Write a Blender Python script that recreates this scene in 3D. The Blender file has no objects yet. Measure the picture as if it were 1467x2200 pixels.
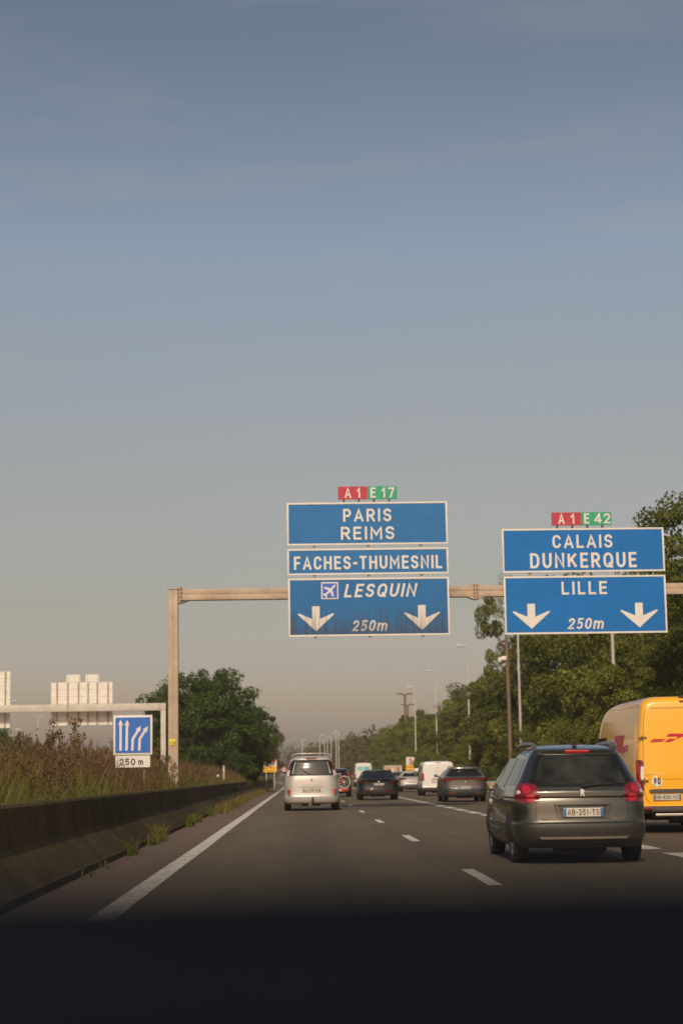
import bpy, bmesh, math, random
import numpy as np
from mathutils import Vector, Matrix

R = math.radians
S = bpy.context.scene
COL = S.collection
rnd = random.Random(7)

# ------------------------------------------------------------------ camera
CAM_H = 1.14
F_PX, ROLL, VPX, VPY = 3800.0, 0.0112, 642.5, 1669.5      # on the 1467 x 2200 frame
cd = bpy.data.cameras.new('camera')
cam = bpy.data.objects.new('camera', cd)
COL.objects.link(cam)
S.camera = cam
cd.sensor_width = 36.0
cd.lens = 36.0 * F_PX / 2200.0
cd.clip_start = 0.05
cd.clip_end = 9000.0
d = Vector((VPX - 733.5, -(VPY - 1100.0), -F_PX)).normalized()
u = Vector((-math.sin(ROLL), math.cos(ROLL), 0.0))
u = (u - d * u.dot(d)).normalized()
r = d.cross(u)
rot = Matrix((r, d, u))
cam.matrix_world = Matrix.Translation((0, 0, CAM_H)) @ rot.to_4x4()
cd.dof.use_dof = True
cd.dof.focus_distance = 31.0
cd.dof.aperture_fstop = 2.0

# ------------------------------------------------------------------ daylight
SUN_EL, SUN_LEFT = R(39), R(9)
SUN_DIR = Vector((-math.sin(SUN_LEFT) * math.cos(SUN_EL), -math.cos(SUN_LEFT) * math.cos(SUN_EL), math.sin(SUN_EL)))
W = bpy.data.worlds.new('World')
S.world = W
W.use_nodes = True
nt = W.node_tree
bg = nt.nodes['Background']
sky = nt.nodes.new('ShaderNodeTexSky')
sky.sky_type = 'NISHITA'
sky.sun_disc = False
sky.sun_elevation = SUN_EL
sky.sun_rotation = R(180) + SUN_LEFT
sky.dust_density = 3.0
sky.air_density = 1.0
sky.altitude = 50
tc = nt.nodes.new('ShaderNodeTexCoord')
sep = nt.nodes.new('ShaderNodeSeparateXYZ')
nt.links.new(tc.outputs['Generated'], sep.inputs[0])
ramp = nt.nodes.new('ShaderNodeValToRGB')                  # hazy evening-warm tint low down, blue higher up, the same all round
nt.links.new(sep.outputs['Z'], ramp.inputs[0])
SKY_TINT = [(0.0, (1.45, 1.10, 0.98)), (0.044, (1.19, 0.89, 0.77)), (0.096, (0.96, 0.73, 0.59)), (0.174, (1.05, 0.78, 0.60)), (0.294, (1.12, 0.93, 0.77)), (0.40, (0.86, 0.74, 0.63)), (1.0, (0.85, 0.75, 0.65))]
el = ramp.color_ramp.elements
el[0].position, el[0].color = SKY_TINT[0][0], (*SKY_TINT[0][1], 1)
el[1].position, el[1].color = SKY_TINT[-1][0], (*SKY_TINT[-1][1], 1)
for p, c in SKY_TINT[1:-1]:
    e = el.new(p)
    e.color = (*c, 1)
mul = nt.nodes.new('ShaderNodeMix')
mul.data_type = 'RGBA'
mul.blend_type = 'MULTIPLY'
mul.inputs[0].default_value = 1.0
nt.links.new(sky.outputs[0], mul.inputs[6])
nt.links.new(ramp.outputs[0], mul.inputs[7])
# thin cirrus veils, stretched sideways
mp = nt.nodes.new('ShaderNodeMapping')
mp.inputs['Scale'].default_value = (1.6, 1.6, 11.0)
mp.inputs['Rotation'].default_value = (0.0, 0.16, 0.0)
nt.links.new(tc.outputs['Generated'], mp.inputs[0])
cn = nt.nodes.new('ShaderNodeTexNoise')
cn.inputs['Scale'].default_value = 2.1
cn.inputs['Detail'].default_value = 7
cn.inputs['Roughness'].default_value = 0.55
cn.inputs['Distortion'].default_value = 0.6
nt.links.new(mp.outputs[0], cn.inputs[0])
cr = nt.nodes.new('ShaderNodeMapRange')
cr.inputs['From Min'].default_value = 0.45
cr.inputs['From Max'].default_value = 0.85
cr.inputs['To Max'].default_value = 0.42
nt.links.new(cn.outputs[0], cr.inputs[0])
cl = nt.nodes.new('ShaderNodeMix')
cl.data_type = 'RGBA'
cl.inputs[7].default_value = (2.9, 2.95, 3.05, 1)
nt.links.new(cr.outputs[0], cl.inputs[0])
nt.links.new(mul.outputs[2], cl.inputs[6])
nt.links.new(cl.outputs[2], bg.inputs[0])
bg.inputs[1].default_value = 0.12

sd = bpy.data.lights.new('sun', 'SUN')
sd.energy = 2.7
sd.angle = R(0.5)
sd.color = (1.0, 0.87, 0.70)
sun = bpy.data.objects.new('sun', sd)
COL.objects.link(sun)
sun.rotation_euler = SUN_DIR.to_track_quat('Z', 'Y').to_euler()
S.view_settings.view_transform = 'Standard'
S.view_settings.look = 'None'
S.view_settings.gamma = 1
S.view_settings.use_curve_mapping = False
S.view_settings.exposure = 0.0
S.cycles.max_bounces = 8
S.cycles.transparent_max_bounces = 8


# ------------------------------------------------------------------ materials
MATS = {}


def mat(name, color, rough=0.6, metal=0.0, coat=0.0, var=0.12, scale=3.0, bump=0.0, spec=0.5, stretch=(1, 1, 1), coat_rough=0.06, color2=None):
    if name in MATS:
        return MATS[name]
    m = bpy.data.materials.new(name)
    m.use_nodes = True
    t = m.node_tree
    b = t.nodes['Principled BSDF']
    b.inputs['Roughness'].default_value = rough
    b.inputs['Metallic'].default_value = metal
    b.inputs['Coat Weight'].default_value = coat
    b.inputs['Coat Roughness'].default_value = coat_rough
    b.inputs['Specular IOR Level'].default_value = spec
    co = t.nodes.new('ShaderNodeTexCoord')
    mpn = t.nodes.new('ShaderNodeMapping')
    mpn.inputs['Scale'].default_value = stretch
    t.links.new(co.outputs['Object'], mpn.inputs[0])
    n = t.nodes.new('ShaderNodeTexNoise')
    n.inputs['Scale'].default_value = scale
    n.inputs['Detail'].default_value = 6
    n.inputs['Roughness'].default_value = 0.62
    t.links.new(mpn.outputs[0], n.inputs[0])
    rp = t.nodes.new('ShaderNodeValToRGB')
    c2 = color2 or tuple(max(0, c * (1 + var)) for c in color)
    c1 = tuple(c * (1 - var) for c in color)
    rp.color_ramp.elements[0].position = 0.32
    rp.color_ramp.elements[1].position = 0.68
    rp.color_ramp.elements[0].color = (*c1, 1)
    rp.color_ramp.elements[1].color = (*c2, 1)
    t.links.new(n.outputs[0], rp.inputs[0])
    t.links.new(rp.outputs[0], b.inputs['Base Color'])
    if bump:
        bp = t.nodes.new('ShaderNodeBump')
        bp.inputs['Strength'].default_value = bump
        bp.inputs['Distance'].default_value = 0.02
        t.links.new(n.outputs[0], bp.inputs['Height'])
        t.links.new(bp.outputs[0], b.inputs['Normal'])
    MATS[name] = m
    return m


def asphalt():
    m = mat('asphalt', (0.098, 0.071, 0.037), rough=0.85, var=0.17, scale=0.9, stretch=(1, 0.22, 1))
    t = m.node_tree
    b = t.nodes['Principled BSDF']
    base = b.inputs['Base Color'].links[0].from_socket
    co = t.nodes.new('ShaderNodeTexCoord')
    g = t.nodes.new('ShaderNodeTexNoise')
    g.inputs['Scale'].default_value = 60
    g.inputs['Detail'].default_value = 3
    t.links.new(co.outputs['Object'], g.inputs[0])
    mr = t.nodes.new('ShaderNodeMapRange')
    mr.inputs['From Min'].default_value = 0.3
    mr.inputs['From Max'].default_value = 0.7
    mr.inputs['To Min'].default_value = 0.7
    mr.inputs['To Max'].default_value = 1.3
    t.links.new(g.outputs[0], mr.inputs[0])
    # polished wheel tracks along the lanes: long streaks
    mp2 = t.nodes.new('ShaderNodeMapping')
    mp2.inputs['Scale'].default_value = (1.1, 0.004, 1)
    t.links.new(co.outputs['Object'], mp2.inputs[0])
    s = t.nodes.new('ShaderNodeTexNoise')
    s.inputs['Scale'].default_value = 1.0
    s.inputs['Detail'].default_value = 2
    t.links.new(mp2.outputs[0], s.inputs[0])
    mr2 = t.nodes.new('ShaderNodeMapRange')
    mr2.inputs['From Min'].default_value = 0.3
    mr2.inputs['From Max'].default_value = 0.7
    mr2.inputs['To Min'].default_value = 0.82
    mr2.inputs['To Max'].default_value = 1.16
    t.links.new(s.outputs[0], mr2.inputs[0])
    mm = t.nodes.new('ShaderNodeMath')
    mm.operation = 'MULTIPLY'
    t.links.new(mr.outputs[0], mm.inputs[0])
    t.links.new(mr2.outputs[0], mm.inputs[1])
    mx = t.nodes.new('ShaderNodeMix')
    mx.data_type = 'RGBA'
    mx.blend_type = 'MULTIPLY'
    mx.inputs[0].default_value = 1
    t.links.new(base, mx.inputs[6])
    t.links.new(mm.outputs[0], mx.inputs[7])
    # reddish grit along the foot of the central barrier
    sp = t.nodes.new('ShaderNodeSeparateXYZ')
    t.links.new(co.outputs['Object'], sp.inputs[0])
    ad = t.nodes.new('ShaderNodeMath')
    ad.operation = 'MULTIPLY_ADD'
    ad.inputs[1].default_value = 0.9
    t.links.new(g.outputs[0], ad.inputs[0])
    t.links.new(sp.outputs['X'], ad.inputs[2])
    mr3 = t.nodes.new('ShaderNodeMapRange')
    mr3.inputs['From Min'].default_value = -1.9
    mr3.inputs['From Max'].default_value = -1.2
    mr3.inputs['To Min'].default_value = 0.75
    mr3.inputs['To Max'].default_value = 0.0
    t.links.new(ad.outputs[0], mr3.inputs[0])
    mx2 = t.nodes.new('ShaderNodeMix')
    mx2.data_type = 'RGBA'
    mx2.inputs[7].default_value = (0.12, 0.078, 0.055, 1)
    t.links.new(mr3.outputs[0], mx2.inputs[0])
    t.links.new(mx.outputs[2], mx2.inputs[6])
    t.links.new(mx2.outputs[2], b.inputs['Base Color'])
    # wavering construction joints beside the lane lines and oil-darkened lane middles
    prev = mx2.outputs[2]
    wob = t.nodes.new('ShaderNodeTexNoise')
    wob.inputs['Scale'].default_value = 0.5
    wob.inputs['Detail'].default_value = 4
    t.links.new(co.outputs['Object'], wob.inputs[0])
    for cx_, half_, dark_, wv_ in ((1.72, 0.022, 0.55, 0.10), (5.02, 0.022, 0.5, 0.10), (0.2, 0.55, 0.13, 0.5), (3.62, 0.55, 0.15, 0.5), (7.1, 0.55, 0.15, 0.5)):
        m1 = t.nodes.new('ShaderNodeMath')
        m1.operation = 'MULTIPLY_ADD'
        m1.inputs[1].default_value = wv_
        t.links.new(wob.outputs[0], m1.inputs[0])
        t.links.new(sp.outputs['X'], m1.inputs[2])
        m2 = t.nodes.new('ShaderNodeMath')
        m2.operation = 'SUBTRACT'
        m2.inputs[1].default_value = cx_ + wv_ * .5
        t.links.new(m1.outputs[0], m2.inputs[0])
        m3 = t.nodes.new('ShaderNodeMath')
        m3.operation = 'ABSOLUTE'
        t.links.new(m2.outputs[0], m3.inputs[0])
        m4 = t.nodes.new('ShaderNodeMapRange')
        m4.inputs['From Min'].default_value = half_ * .3
        m4.inputs['From Max'].default_value = half_
        m4.inputs['To Min'].default_value = dark_
        m4.inputs['To Max'].default_value = 0.0
        t.links.new(m3.outputs[0], m4.inputs[0])
        m5 = t.nodes.new('ShaderNodeMix')
        m5.data_type = 'RGBA'
        m5.inputs[7].default_value = (0.022, 0.019, 0.015, 1)
        t.links.new(m4.outputs[0], m5.inputs[0])
        t.links.new(prev, m5.inputs[6])
        prev = m5.outputs[2]
    t.links.new(prev, b.inputs['Base Color'])
    bp = t.nodes.new('ShaderNodeBump')
    bp.inputs['Strength'].default_value = 0.35
    bp.inputs['Distance'].default_value = 0.01
    t.links.new(g.outputs[0], bp.inputs['Height'])
    t.links.new(bp.outputs[0], b.inputs['Normal'])
    return m


def leaf_mat(name, c1, c2, trans=0.42):
    if name in MATS:
        return MATS[name]
    m = bpy.data.materials.new(name)
    m.use_nodes = True
    t = m.node_tree
    b = t.nodes['Principled BSDF']
    b.inputs['Roughness'].default_value = 0.6
    b.inputs['Specular IOR Level'].default_value = 0.25
    at = t.nodes.new('ShaderNodeAttribute')
    at.attribute_name = 'tone'
    oi = t.nodes.new('ShaderNodeObjectInfo')
    ad = t.nodes.new('ShaderNodeMath')
    ad.operation = 'MULTIPLY_ADD'
    ad.inputs[1].default_value = 0.35
    t.links.new(oi.outputs['Random'], ad.inputs[0])
    sc = t.nodes.new('ShaderNodeMath')
    sc.operation = 'MULTIPLY'
    sc.inputs[1].default_value = 0.75
    t.links.new(at.outputs['Fac'], sc.inputs[0])
    t.links.new(sc.outputs[0], ad.inputs[2])
    rp = t.nodes.new('ShaderNodeValToRGB')
    rp.color_ramp.elements[0].color = (*c1, 1)
    rp.color_ramp.elements[1].color = (*c2, 1)
    t.links.new(ad.outputs[0], rp.inputs[0])
    t.links.new(rp.outputs[0], b.inputs['Base Color'])
    tr = t.nodes.new('ShaderNodeBsdfTranslucent')
    t.links.new(rp.outputs[0], tr.inputs[0])
    ms = t.nodes.new('ShaderNodeMixShader')
    ms.inputs[0].default_value = trans
    t.links.new(b.outputs[0], ms.inputs[1])
    t.links.new(tr.outputs[0], ms.inputs[2])
    t.links.new(ms.outputs[0], t.nodes['Material Output'].inputs['Surface'])
    MATS[name] = m
    return m


def tone_mat(name, stops, rough=0.8, trans=0.25):
    """grass and weeds: each blade carries its own tone"""
    m = leaf_mat(name, (0, 0, 0), (1, 1, 1), trans)
    rp = [n for n in m.node_tree.nodes if n.type == 'VALTORGB'][0].color_ramp
    rp.elements[0].position, rp.elements[0].color = stops[0][0], (*stops[0][1], 1)
    rp.elements[1].position, rp.elements[1].color = stops[-1][0], (*stops[-1][1], 1)
    for p, c in stops[1:-1]:
        rp.elements.new(p).color = (*c, 1)
    return m


def sign_blue(name, c, dirt_low, dirt_amt):
    """enamelled sign sheet, road film and vertical run-off streaks up to height dirt_low (object space)"""
    m = mat(name, c, rough=0.5, var=0.07, scale=1.3, stretch=(1, 1, 0.5), spec=0.22)
    t = m.node_tree
    b = t.nodes['Principled BSDF']
    base = b.inputs['Base Color'].links[0].from_socket
    co = t.nodes.new('ShaderNodeTexCoord')
    mp_ = t.nodes.new('ShaderNodeMapping')
    mp_.inputs['Scale'].default_value = (9, 1, 0.55)
    t.links.new(co.outputs['Object'], mp_.inputs[0])
    n = t.nodes.new('ShaderNodeTexNoise')
    n.inputs['Scale'].default_value = 1.6
    n.inputs['Detail'].default_value = 5
    t.links.new(mp_.outputs[0], n.inputs[0])
    sp = t.nodes.new('ShaderNodeSeparateXYZ')
    t.links.new(co.outputs['Object'], sp.inputs[0])
    mr = t.nodes.new('ShaderNodeMapRange')
    mr.inputs['From Min'].default_value = 0.0
    mr.inputs['From Max'].default_value = dirt_low
    mr.inputs['To Min'].default_value = 0.30
    mr.inputs['To Max'].default_value = -0.22
    t.links.new(sp.outputs['Z'], mr.inputs[0])
    ad = t.nodes.new('ShaderNodeMath')
    ad.operation = 'ADD'
    t.links.new(n.outputs[0], ad.inputs[0])
    t.links.new(mr.outputs[0], ad.inputs[1])
    mr2 = t.nodes.new('ShaderNodeMapRange')
    mr2.inputs['From Min'].default_value = 0.47
    mr2.inputs['From Max'].default_value = 0.92
    mr2.inputs['To Max'].default_value = dirt_amt
    t.links.new(ad.outputs[0], mr2.inputs[0])
    mx = t.nodes.new('ShaderNodeMix')
    mx.data_type = 'RGBA'
    mx.inputs[7].default_value = (0.06, 0.05, 0.04, 1)
    t.links.new(mr2.outputs[0], mx.inputs[0])
    t.links.new(base, mx.inputs[6])
    t.links.new(mx.outputs[2], b.inputs['Base Color'])
    return m


M_ASPH = asphalt()
M_PAINT = mat('road_paint', (0.50, 0.46, 0.39), rough=0.75, var=0.32, scale=9, stretch=(1, 0.35, 1))
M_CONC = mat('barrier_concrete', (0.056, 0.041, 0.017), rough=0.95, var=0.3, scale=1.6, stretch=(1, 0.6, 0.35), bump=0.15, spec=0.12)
_t = M_CONC.node_tree
_g = _t.nodes.new('ShaderNodeNewGeometry')
for _n in _t.nodes:
    if _n.type == 'MAPPING':
        _t.links.new(_g.outputs['Position'], _n.inputs[0])
_b = _t.nodes['Principled BSDF']
_src = _b.inputs['Base Color'].links[0].from_socket
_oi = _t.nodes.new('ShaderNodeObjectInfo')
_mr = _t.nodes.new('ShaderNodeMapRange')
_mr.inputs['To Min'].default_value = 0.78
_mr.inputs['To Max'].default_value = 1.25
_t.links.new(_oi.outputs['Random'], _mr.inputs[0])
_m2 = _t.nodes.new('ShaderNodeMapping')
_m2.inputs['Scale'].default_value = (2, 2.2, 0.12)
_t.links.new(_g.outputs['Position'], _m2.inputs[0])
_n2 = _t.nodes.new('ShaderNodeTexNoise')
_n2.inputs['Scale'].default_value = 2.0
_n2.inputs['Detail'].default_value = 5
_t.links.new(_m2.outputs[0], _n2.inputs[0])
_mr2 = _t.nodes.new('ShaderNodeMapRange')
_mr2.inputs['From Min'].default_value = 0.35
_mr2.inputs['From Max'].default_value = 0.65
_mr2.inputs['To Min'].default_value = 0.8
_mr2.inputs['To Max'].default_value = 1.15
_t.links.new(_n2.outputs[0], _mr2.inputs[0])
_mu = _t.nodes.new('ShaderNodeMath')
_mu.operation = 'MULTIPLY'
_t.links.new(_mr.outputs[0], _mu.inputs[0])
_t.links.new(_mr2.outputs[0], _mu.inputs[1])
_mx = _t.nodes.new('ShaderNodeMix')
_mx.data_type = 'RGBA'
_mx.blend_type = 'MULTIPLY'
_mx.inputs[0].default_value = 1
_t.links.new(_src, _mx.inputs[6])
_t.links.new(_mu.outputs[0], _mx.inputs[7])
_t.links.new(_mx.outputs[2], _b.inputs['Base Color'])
M_SOIL = mat('soil', (0.10, 0.085, 0.05), rough=0.95, var=0.4, scale=0.8)
M_FIELD = mat('meadow', (0.085, 0.09, 0.03), rough=0.95, var=0.4, scale=0.2)
M_GALV = mat('weathered_steel', (0.40, 0.30, 0.21), rough=0.62, var=0.22, scale=1.7, metal=0.0, stretch=(1, 1, 1))
M_GALV_DK = mat('rusty_bolt', (0.10, 0.075, 0.05), rough=0.7)
M_ALU = mat('pale_aluminium', (0.70, 0.66, 0.58), rough=0.5, var=0.10, scale=2, metal=0.0, stretch=(1, 1, 2))
M_POLE = mat('pale_pole_paint', (0.47, 0.43, 0.37), rough=0.6, var=0.1)
M_POLE_BR = mat('brown_wood_pole', (0.17, 0.115, 0.075), rough=0.9, var=0.3, stretch=(6, 6, 0.4))
M_LAMPGLASS = mat('lamp_cover', (0.30, 0.42, 0.55), rough=0.15, coat=0.5)  # blue put into the colour for the sky reflected in the lens
M_WHITE = mat('sign_white', (0.65, 0.61, 0.55), rough=0.5, var=0.05, scale=2)
M_WHITE_DIRTY = sign_blue('sign_white_streaked', (0.65, 0.61, 0.55), 1.35, 0.7)
M_BLUE1 = sign_blue('sign_blue_faded', (0.024, 0.150, 0.375), 0.4, 0.10)
M_BLUE2 = sign_blue('sign_blue_streaked', (0.020, 0.135, 0.335), 1.5, 0.9)
M_BLUE3 = sign_blue('sign_blue', (0.006, 0.138, 0.420), 0.5, 0.16)
M_BLUE4 = mat('sign_blue_small', (0.02, 0.125, 0.46), rough=0.45, var=0.04)
M_BLUE5 = mat('pictogram_blue', (0.035, 0.11, 0.50), rough=0.45, var=0.04)
M_RED = mat('sign_red', (0.42, 0.022, 0.045), rough=0.5, var=0.08)
M_GREEN = mat('sign_green', (0.015, 0.30, 0.17), rough=0.5, var=0.08)
M_BLACK = mat('black_print', (0.02, 0.018, 0.016), rough=0.6)
M_YEL = mat('yellow_tag', (0.75, 0.55, 0.02), rough=0.5, var=0.05)
M_ORANGE = mat('works_yellow', (0.85, 0.42, 0.02), rough=0.5, var=0.06)
M_SIGNRED = mat('symbol_red', (0.55, 0.03, 0.04), rough=0.5)
M_TYRE = mat('tyre_rubber', (0.018, 0.016, 0.015), rough=0.85, var=0.2)
M_RIM = mat('alloy_rim', (0.32, 0.31, 0.29), rough=0.35, metal=0.8)
M_PLASTIC = mat('black_plastic', (0.022, 0.021, 0.020), rough=0.55, var=0.15)
M_GREYPL = mat('grey_plastic', (0.06, 0.055, 0.05), rough=0.6, var=0.15)
M_CHROME = mat('bright_trim', (0.62, 0.58, 0.5), rough=0.2, metal=1.0, var=0.03)
M_MIRROR = mat('mirror_glass', (0.6, 0.62, 0.6), rough=0.04, metal=1.0, var=0.02)
M_GLASS = mat('tinted_glass', (0.010, 0.011, 0.010), rough=0.03, var=0.3, spec=0.32)
M_GLASS_SM = mat('lighter_glass', (0.035, 0.038, 0.033), rough=0.10, var=0.3, scale=1.5, spec=0.7)
M_LIGHT = mat('red_lamp', (0.14, 0.002, 0.008), rough=0.12, coat=1.0, var=0.25, scale=9)
M_LIGHT_D = mat('dim_red_lamp', (0.07, 0.004, 0.006), rough=0.2, coat=0.6)
M_LIGHT_B = mat('bright_red_lamp', (0.38, 0.005, 0.014), rough=0.15, coat=1.0, var=0.2, scale=14)
M_LIGHT_W = mat('clear_lamp', (0.62, 0.56, 0.50), rough=0.12, coat=1.0, var=0.2, scale=12)
M_PLATE = mat('plate_white', (0.50, 0.455, 0.38), rough=0.4, var=0.03)
M_PLATEBLUE = mat('plate_blue', (0.035, 0.12, 0.30), rough=0.4)
M_BARK = mat('bark', (0.09, 0.065, 0.045), rough=0.95, var=0.35, scale=4, stretch=(4, 4, 0.6))
M_DASH = mat('dashboard_plastic', (0.032, 0.032, 0.035), rough=0.85, var=0.1, spec=0.14, scale=40)
M_LEAF_R = leaf_mat('leaves_olive', (0.062, 0.076, 0.014), (0.25, 0.265, 0.042))
M_LEAF_L = leaf_mat('leaves_dark_green', (0.027, 0.052, 0.009), (0.098, 0.148, 0.023))
M_LEAF_F = leaf_mat('leaves_far', (0.05, 0.05, 0.014), (0.17, 0.15, 0.035))


# ------------------------------------------------------------------ builders
class MB:
    """collects geometry for ONE mesh object"""

    def __init__(s):
        s.v, s.f, s.mi, s.mats = [], [], [], []

    def m(s, material):
        if material not in s.mats:
            s.mats.append(material)
        return s.mats.index(material)

    def add(s, verts, faces, material=None):
        o = len(s.v)
        s.v += [tuple(p) for p in verts]
        k = s.m(material) if material else 0
        for f in faces:
            s.f.append(tuple(i + o for i in f))
            s.mi.append(k)

    def box(s, c, size, material=None, rot=None, bev=0.0):
        x, y, z = (a / 2 for a in size)
        if bev:
            b = min(bev, x * .9, y * .9, z * .9)
            bm = bmesh.new()
            bmesh.ops.create_cube(bm, size=1)
            for v in bm.verts:
                v.co = Vector((v.co.x * size[0], v.co.y * size[1], v.co.z * size[2]))
            bmesh.ops.bevel(bm, geom=bm.edges[:], offset=b, segments=2, profile=0.6, affect='EDGES')
            bm.verts.index_update()
            vs = [v.co.copy() for v in bm.verts]
            fs = [[v.index for v in f.verts] for f in bm.faces]
            bm.free()
        else:
            vs = [Vector(p) for p in ((-x, -y, -z), (x, -y, -z), (x, y, -z), (-x, y, -z), (-x, -y, z), (x, -y, z), (x, y, z), (-x, y, z))]
            fs = [(0, 3, 2, 1), (4, 5, 6, 7), (0, 1, 5, 4), (1, 2, 6, 5), (2, 3, 7, 6), (3, 0, 4, 7)]
        if rot:
            vs = [rot @ p for p in vs]
        s.add([p + Vector(c) for p in vs], fs, material)

    def tube(s, pts, rad, n=8, material=None, cap=True):
        pts = [Vector(p) for p in pts]
        rads = rad if isinstance(rad, (list, tuple)) else [rad] * len(pts)
        rings = []
        for i, p in enumerate(pts):
            t = (pts[min(i + 1, len(pts) - 1)] - pts[max(i - 1, 0)]).normalized()
            a = t.cross(Vector((0.13, 0.37, 0.92)) if abs(t.z) < .9 else Vector((1, 0, 0))).normalized()
            b = t.cross(a)
            rings.append([p + (a * math.cos(k * 2 * math.pi / n) + b * math.sin(k * 2 * math.pi / n)) * rads[i] for k in range(n)])
        vs = [q for ring in rings for q in ring]
        fs = []
        for i in range(len(pts) - 1):
            for k in range(n):
                fs.append((i * n + k, i * n + (k + 1) % n, (i + 1) * n + (k + 1) % n, (i + 1) * n + k))
        if cap:
            fs.append(tuple(range(n - 1, -1, -1)))
            fs.append(tuple(range((len(pts) - 1) * n, len(pts) * n)))
        s.add(vs, fs, material)

    def lathe(s, prof, n=24, axis='X', c=(0, 0, 0), material=None):
        """prof: (along axis, radius)"""
        vs, fs = [], []
        for a, rr in prof:
            for k in range(n):
                t = 2 * math.pi * k / n
                p = {'X': (a, rr * math.cos(t), rr * math.sin(t)), 'Y': (rr * math.cos(t), a, rr * math.sin(t)), 'Z': (rr * math.cos(t), rr * math.sin(t), a)}[axis]
                vs.append((p[0] + c[0], p[1] + c[1], p[2] + c[2]))
        for i in range(len(prof) - 1):
            for k in range(n):
                fs.append((i * n + k, i * n + (k + 1) % n, (i + 1) * n + (k + 1) % n, (i + 1) * n + k))
        s.add(vs, fs, material)

    def prism(s, poly, y0, y1, material=None):
        """polygon in x,z pushed from y0 (front) to y1"""
        n = len(poly)
        vs = [(x, y0, z) for x, z in poly] + [(x, y1, z) for x, z in poly]
        fs = [tuple(range(n)), tuple(range(2 * n - 1, n - 1, -1))]
        for i in range(n):
            fs.append((i, i + n, (i + 1) % n + n, (i + 1) % n))
        s.add(vs, fs, material)

    def build(s, name, material=None, parent=None, loc=None, smooth=None):
        me = bpy.data.meshes.new(name)
        me.from_pydata(s.v, [], s.f)
        ms = s.mats or [material]
        for q in ms:
            me.materials.append(q)
        if s.mats:
            me.polygons.foreach_set('material_index', s.mi)
        bm = bmesh.new()
        bm.from_mesh(me)
        bmesh.ops.recalc_face_normals(bm, faces=bm.faces[:])
        bm.to_mesh(me)
        bm.free()
        if smooth:
            me.polygons.foreach_set('use_smooth', [True] * len(me.polygons))
            me.set_sharp_from_angle(angle=R(smooth))
        me.update()
        return link(name, me, parent, loc)


def link(name, me, parent=None, loc=None):
    o = bpy.data.objects.new(name, me)
    COL.objects.link(o)
    if parent:
        o.parent = parent
    if loc:
        o.location = loc
    return o


def tag(o, label=None, cat=None, group=None, kind=None):
    for k, v in (('label', label), ('category', cat), ('group', group), ('kind', kind)):
        if v:
            o[k] = v
    return o


def thing(name, label, cat, loc=(0, 0, 0), rz=0.0, group=None):
    o = bpy.data.objects.new(name, None)
    o.empty_display_size = 0.2
    COL.objects.link(o)
    o.location = loc
    o.rotation_euler = (0, 0, rz)
    return tag(o, label, cat, group)


def copy_tree(o, parent=None):
    c = o.copy()
    COL.objects.link(c)
    if parent:
        c.parent = parent
    for ch in [k for k in o.children]:
        copy_tree(ch, c)
    return c


def xo(y):
    """the motorway bends gently to the left beyond 180 m"""
    return -7e-5 * max(0.0, y - 180.0) ** 2


def _E(cx, cy, rx, ry, a0, a1, n=9):
    return [(cx + rx * math.cos(R(a0 + (a1 - a0) * k / n)), cy + ry * math.sin(R(a0 + (a1 - a0) * k / n))) for k in range(n + 1)]


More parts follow.
